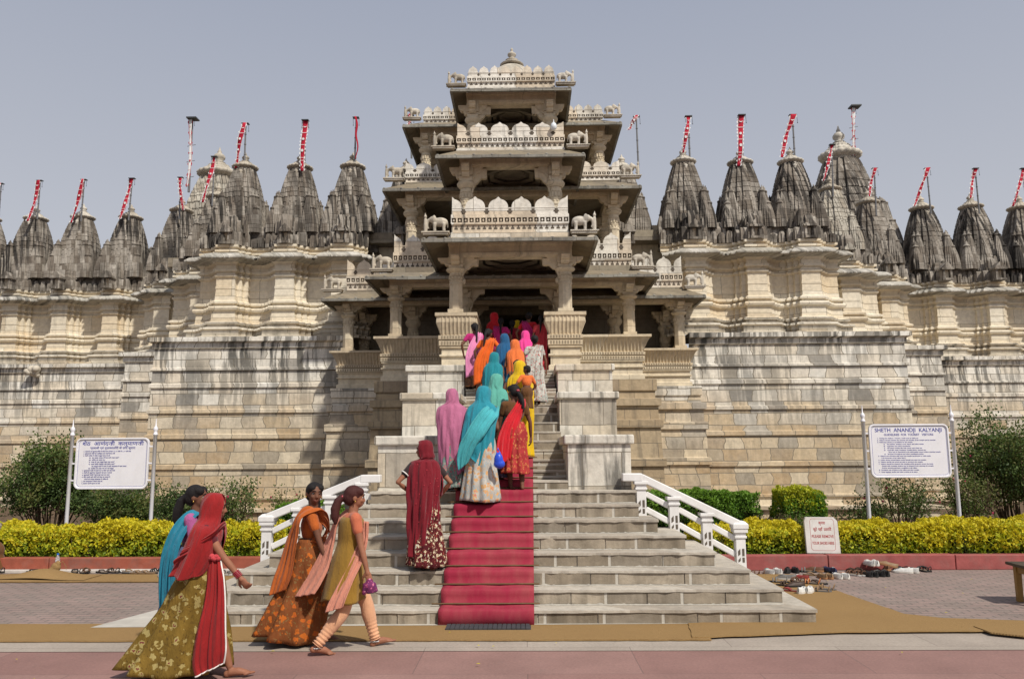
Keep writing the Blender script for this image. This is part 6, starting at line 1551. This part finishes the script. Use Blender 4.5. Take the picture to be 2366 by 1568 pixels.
SH = [  # crop x,y in the right corner of the photo, heading, kind, colour, second colour, extra height, tilt, label
 (255,772,60,'sandal',RD,BR,0,0,'red brown sandal beside the newel post, left one of the pair'), (315,764,72,'sandal',RD,BR,0,0,'red brown sandal beside the newel post, right one of the pair'),
 (448,748,12,'sneaker',WH,TL,0,0,'white sneaker with teal trim standing nearest the balustrade'), (545,742,5,'sneaker',WH,WH,0,0,'plain white sneaker right of the teal trimmed one by the balustrade'),
 (660,732,-24,'sneaker',BK,BK,0,0,'black sneaker, left of its pair, left end of the kerb row'), (742,728,-4,'sneaker',BK,NV,0,0,'black laced sneaker, right of its pair, left end of the kerb row'),
 (875,728,70,'sandal',BR,GY,0,0,'brown strapped sandal lying sideways below the marble slab'), (955,722,60,'loafer',BR,None,0,0,'brown shoe lying sideways below the marble slab'),
 (940,766,82,'flip',TN,TN,0,0,'tan flip flop lying in front of the brown shoes'),
 (1045,796,2,'loafer',TN,None,0,0,'tan loafer, left of the pair at the front of the kerb row'), (1118,796,-3,'loafer',TN,None,0,0,'tan loafer, right of the pair at the front of the kerb row'),
 (1095,725,10,'sneaker',NV,NV,0,0,'navy sneaker behind the tan loafers, left of its pair'), (1170,735,-12,'sneaker',NV,WH,0,0,'navy sneaker with white laces behind the tan loafers'),
 (1205,795,8,'sneaker',WH,NV,0,0,'white sneaker with blue laces, right of the tan loafers'), (1295,795,0,'sneaker',WH,OR_,0,0,'white sneaker with orange laces, front of the kerb row'),
 (1372,735,6,'loafer',DB,None,0,0,'dark brown shoe behind the white flat pair, left one'), (1450,730,-6,'loafer',DB,None,0,0,'dark brown shoe behind the white flat pair, right one'),
 (1385,764,34,'sandal',WH,BR,0,0,'white sandal with brown strap, left of the pair'), (1455,764,16,'sandal',WH,BR,0,0,'white sandal with brown strap, right of the pair'),
 (1550,712,8,'sneaker',WH,WH,.09,0,'clean white sneaker set on the black shoes, left one'), (1618,712,-8,'sneaker',WH,WH,.09,0,'clean white sneaker set on the black shoes, right one'),
 (1545,772,4,'loafer',BK,None,0,0,'black shoe under the white sneakers, left of its pair'), (1615,772,-2,'loafer',BK,None,0,0,'black shoe under the white sneakers, right of its pair'),
 (1690,690,70,'loafer',TN,None,.07,14,'tan shoe leaning up against the red kerb on other shoes'), (1770,718,-20,'loafer',BR,None,.02,0,'brown shoe beside the leaning tan shoe'),
 (1680,768,6,'sneaker',BK,GY,0,0,'black sneaker in front of the leaning tan shoe, left one'), (1748,766,-8,'sneaker',BK,GY,0,0,'black sneaker in front of the leaning tan shoe, right one'),
 (1850,695,18,'loafer',BK,None,0,0,'black shoe against the kerb, right part of the row, left one'), (1915,692,4,'loafer',BK,None,0,0,'black shoe against the kerb, right part of the row, right one'),
 (2020,672,30,'sandal',BK,BK,0,0,'black strapped sandal at the far right end by the kerb'), (2100,694,-10,'sandal',BK,BK,0,0,'black strapped sandal, the very last on the right'),
 (1945,738,66,'sneaker',WH,GY,0,0,'grey white sneaker lying askew at the right end of the row'), (2030,732,30,'sneaker',WH,RD,0,0,'white sneaker with red laces at the right end of the row'),
 (560,868,72,'sandal',BK,GY,0,0,'black and grey sandal at the far left of the heap on the mat'), (640,838,64,'sneaker',GY,GY,0,0,'grey shoe at the back of the heap on the mat'),
 (720,836,80,'flip',TN,BK,0,0,'pale flip flop at the back of the heap on the mat'), (800,842,40,'sneaker',RD,WH,0,0,'red shoe with white laces on top of the heap on the mat'),
 (655,910,60,'sandal',BK,DB,0,0,'black sandal in the middle of the heap on the mat'), (745,920,100,'loafer',DB,None,0,0,'dark brown shoe lying across the heap on the mat'), (770,885,20,'sandal',BR,BR,.02,0,'brown sandal in the middle of the heap on the mat'),
 (925,885,60,'sandal',BR,OR_,0,0,'brown sandal with rust straps at the right of the heap'), (995,880,50,'flip',DB,DB,0,0,'dark brown flip flop at the right rear of the heap'),
 (690,968,68,'flip',RD,RD,0,0,'red flip flop at the front left of the heap on the mat'),
 (835,985,-40,'sneaker',WH,WH,0,0,'bright white sneaker at the front of the heap, left one'), (910,978,-30,'sneaker',WH,WH,0,0,'bright white sneaker at the front of the heap, right one'),
 (1025,972,70,'sandal',GY,TN,0,0,'grey sandal at the right front of the heap on the mat'), (1080,950,62,'sandal',GY,TN,0,0,'grey sandal at the right end of the heap on the mat')]
GR = 'footwear left by visitors beside the stairs'
for (cx, cy, hd, kind, c1, c2, dz, tilt, lab) in SH:
    px, py = (1780+cx/4.55)/1.0566, (1240+cy/4.55)/1.0566
    g = gnd(px, py-3); base = .028 if cx < 1120 and cy > 800 else .002
    shoe(lab, g.x, min(g.y+.04, 12.50), base+dz, hd, kind, c1, c2, 1, tilt, GR)
SHL = [(20,330,60,'loafer',BK,None,'black shoe at the left frame edge on the coir mat'), (62,330,80,'sandal',BK,BK,'black sandal at the left frame edge on the coir mat'),
 (345,332,70,'flip',BK,BK,'black flip flop left of the plastic bottle, outer one'), (425,318,64,'flip',BK,BK,'black flip flop left of the plastic bottle, inner one'),
 (612,350,30,'flip',DB,BK,'dark flip flop half under the rumpled mat'), (692,352,6,'sandal',BR,BR,'brown loop sandal standing alone on the left mat'),
 (832,356,62,'flip',BR,DB,'brown flip flop, left of the pair on the left mat'), (918,354,66,'sandal',BR,DB,'brown sandal right of the brown flip flop on the left mat'),
 (1003,352,74,'flip',GY,WH,'grey white flip flop in the middle of the left mat'), (1065,346,60,'flip',WH,TN,'white flip flop with tan strap on the left mat'),
 (1135,360,86,'flip',TN,TN,'tan flip flop on the left mat, left of its pair'), (1200,360,84,'flip',TN,TN,'tan flip flop on the left mat, right of its pair'),
 (1278,356,70,'sandal',BK,BK,'black sandal beside the white sneakers on the left mat'), (1322,378,20,'sneaker',WH,GY,'white sneaker at the right end of the left mat, left one'), (1366,380,8,'sneaker',WH,GY,'white sneaker at the right end of the left mat, right one'), (1345,342,40,'loafer',BK,None,'black shoe behind the white sneakers on the left mat'),
 (1850,372,70,'sandal',WH,GY,'white sandal seen past the red veiled woman near the steps'), (1900,366,60,'flip',WH,GY,'white flip flop seen past the red veiled woman near the steps')]
for (cx, cy, hd, kind, c1, c2, lab) in SHL:
    px, py = (cx/3.38)/1.0566, (1300+cy/3.38)/1.0566; g = gnd(px, py-2)
    shoe(lab, g.x, min(g.y+.03, 12.50), .027 if g.x < -4.2 else .012, hd, kind, c1, c2, 1, 0, GR)
# plastic bottle on the kerb, with a small sack against it
g = at(143, 1297, 12.62)
e = thing('plastic_bottle', 'clear plastic water bottle with a blue cap standing by the left kerb', 'bottle', (g.x, 12.50, .052))
def clear():
    t = NT('clear_plastic'); t.b.inputs['Transmission Weight'].default_value = .75; t.b.inputs['IOR'].default_value = 1.3; return t.out((.75,.82,.85), .15, .5)
m = MB(); m.lathe([(.030, 0), (.034, .01), (.034, .06), (.031, .07), (.034, .08), (.034, .17), (.030, .195), (.016, .225), (.013, .235)], (0, 0, 0), 18); m.build('bottle', clear(), e)
m = MB(); m.lathe([(.016, .235), (.017, .25), (.016, .26), (.012, .262)], (0, 0, 0), 14); m.build('cap', plain('blue_cap', (.02,.12,.45), .4, .4), e)
m = MB(); r_ = random.Random(4)
m.ball((0, 0, .07), (.075, .05, .075), 14); m.ball((.03, 0, .12), (.04, .035, .05), 10); m.ball((-.04, -.01, .04), (.06, .045, .045), 10); m.tube([(.05, 0, .12), (.11, -.02, .16), (.16, -.01, .08), (.17, -.02, .03)], .008, 6)
tag(remeshed(m, 'jute_bag', M['coir'], .010, None, 1, (g.x+.04, 12.40, .05)), 'small brown jute bag slumped against the plastic bottle by the left kerb', 'bag')
# wooden bench at the right edge
g = gnd(2340, 1402); wood = NT('varnished_yellow_wood'); p_ = wood.obj()
wv = wood.n('TexNoise', ins={'Vector': wood.vscale(p_, (2, 30, 30)), 'Scale': 3.0, 'Detail': 5.0}).outputs['Fac']; WOOD = wood.out(wood.mix(wv, (.20,.105,.022), (.33,.19,.045)), .45, .4)
DARKTOP = plain('dark_worn_wood_top', (.075,.055,.035), .6, .3, .25, 8, .2)
e = thing('wooden_bench', 'yellow wooden bench with a dark top, cut off by the right edge', 'bench', (g.x+.24, g.y, 0), R(-4))
LB, DBn, HB = 1.3, .42, .46
m = MB(); m.box(-.07, LB, -.04, DBn, HB-.035, HB); m.build('seat', DARKTOP, e, bevel=.006)
for x in (0, LB-.12):
    for y in (0, DBn-.10):
        m = MB(); m.taper(x-.0, x+.06, y, y+.06, 0, HB-.035, -.004, -.004); m.build('leg', WOOD, e, bevel=.004)
for y in (.01, DBn-.09): m = MB(); m.box(.06, LB-.12, y, y+.04, HB-.12, HB-.036); m.build('apron_rail', WOOD, e, bevel=.004)
for x in (.01, LB-.11): m = MB(); m.box(x, x+.04, .06, DBn-.10, HB-.12, HB-.036); m.build('apron_rail', WOOD, e, bevel=.004)
m = MB(); m.box(.06, LB-.12, .015, .05, .13, .18); m.build('stretcher', WOOD, e, bevel=.004)
# fallen leaves and litter on the paving
m = MB(); r_ = random.Random(12)
litter = []
for i in range(70):
    x, y = r_.uniform(-9, 9), r_.choice([r_.uniform(6.2, 8.6), r_.uniform(8.9, 12.3)])
    if -4.2 < x < 3.8 and y > 8.4: continue
    a = r_.uniform(0, 6.28); s_ = r_.uniform(.008, .022); litter.append((x, y, a, s_))
for x, y, a, s_ in litter: m.add([(x+s_*math.cos(a+k)*(1 if q % 2 == 0 else .5), y+s_*math.sin(a+k)*(1 if q % 2 == 0 else .5), .026+.004*(q % 2)) for q, k in enumerate((0, 1.57, 3.14, 4.71))], [(0, 1, 2, 3)])
tag(m.build('fallen_leaves', LY[0]), kind='stuff')
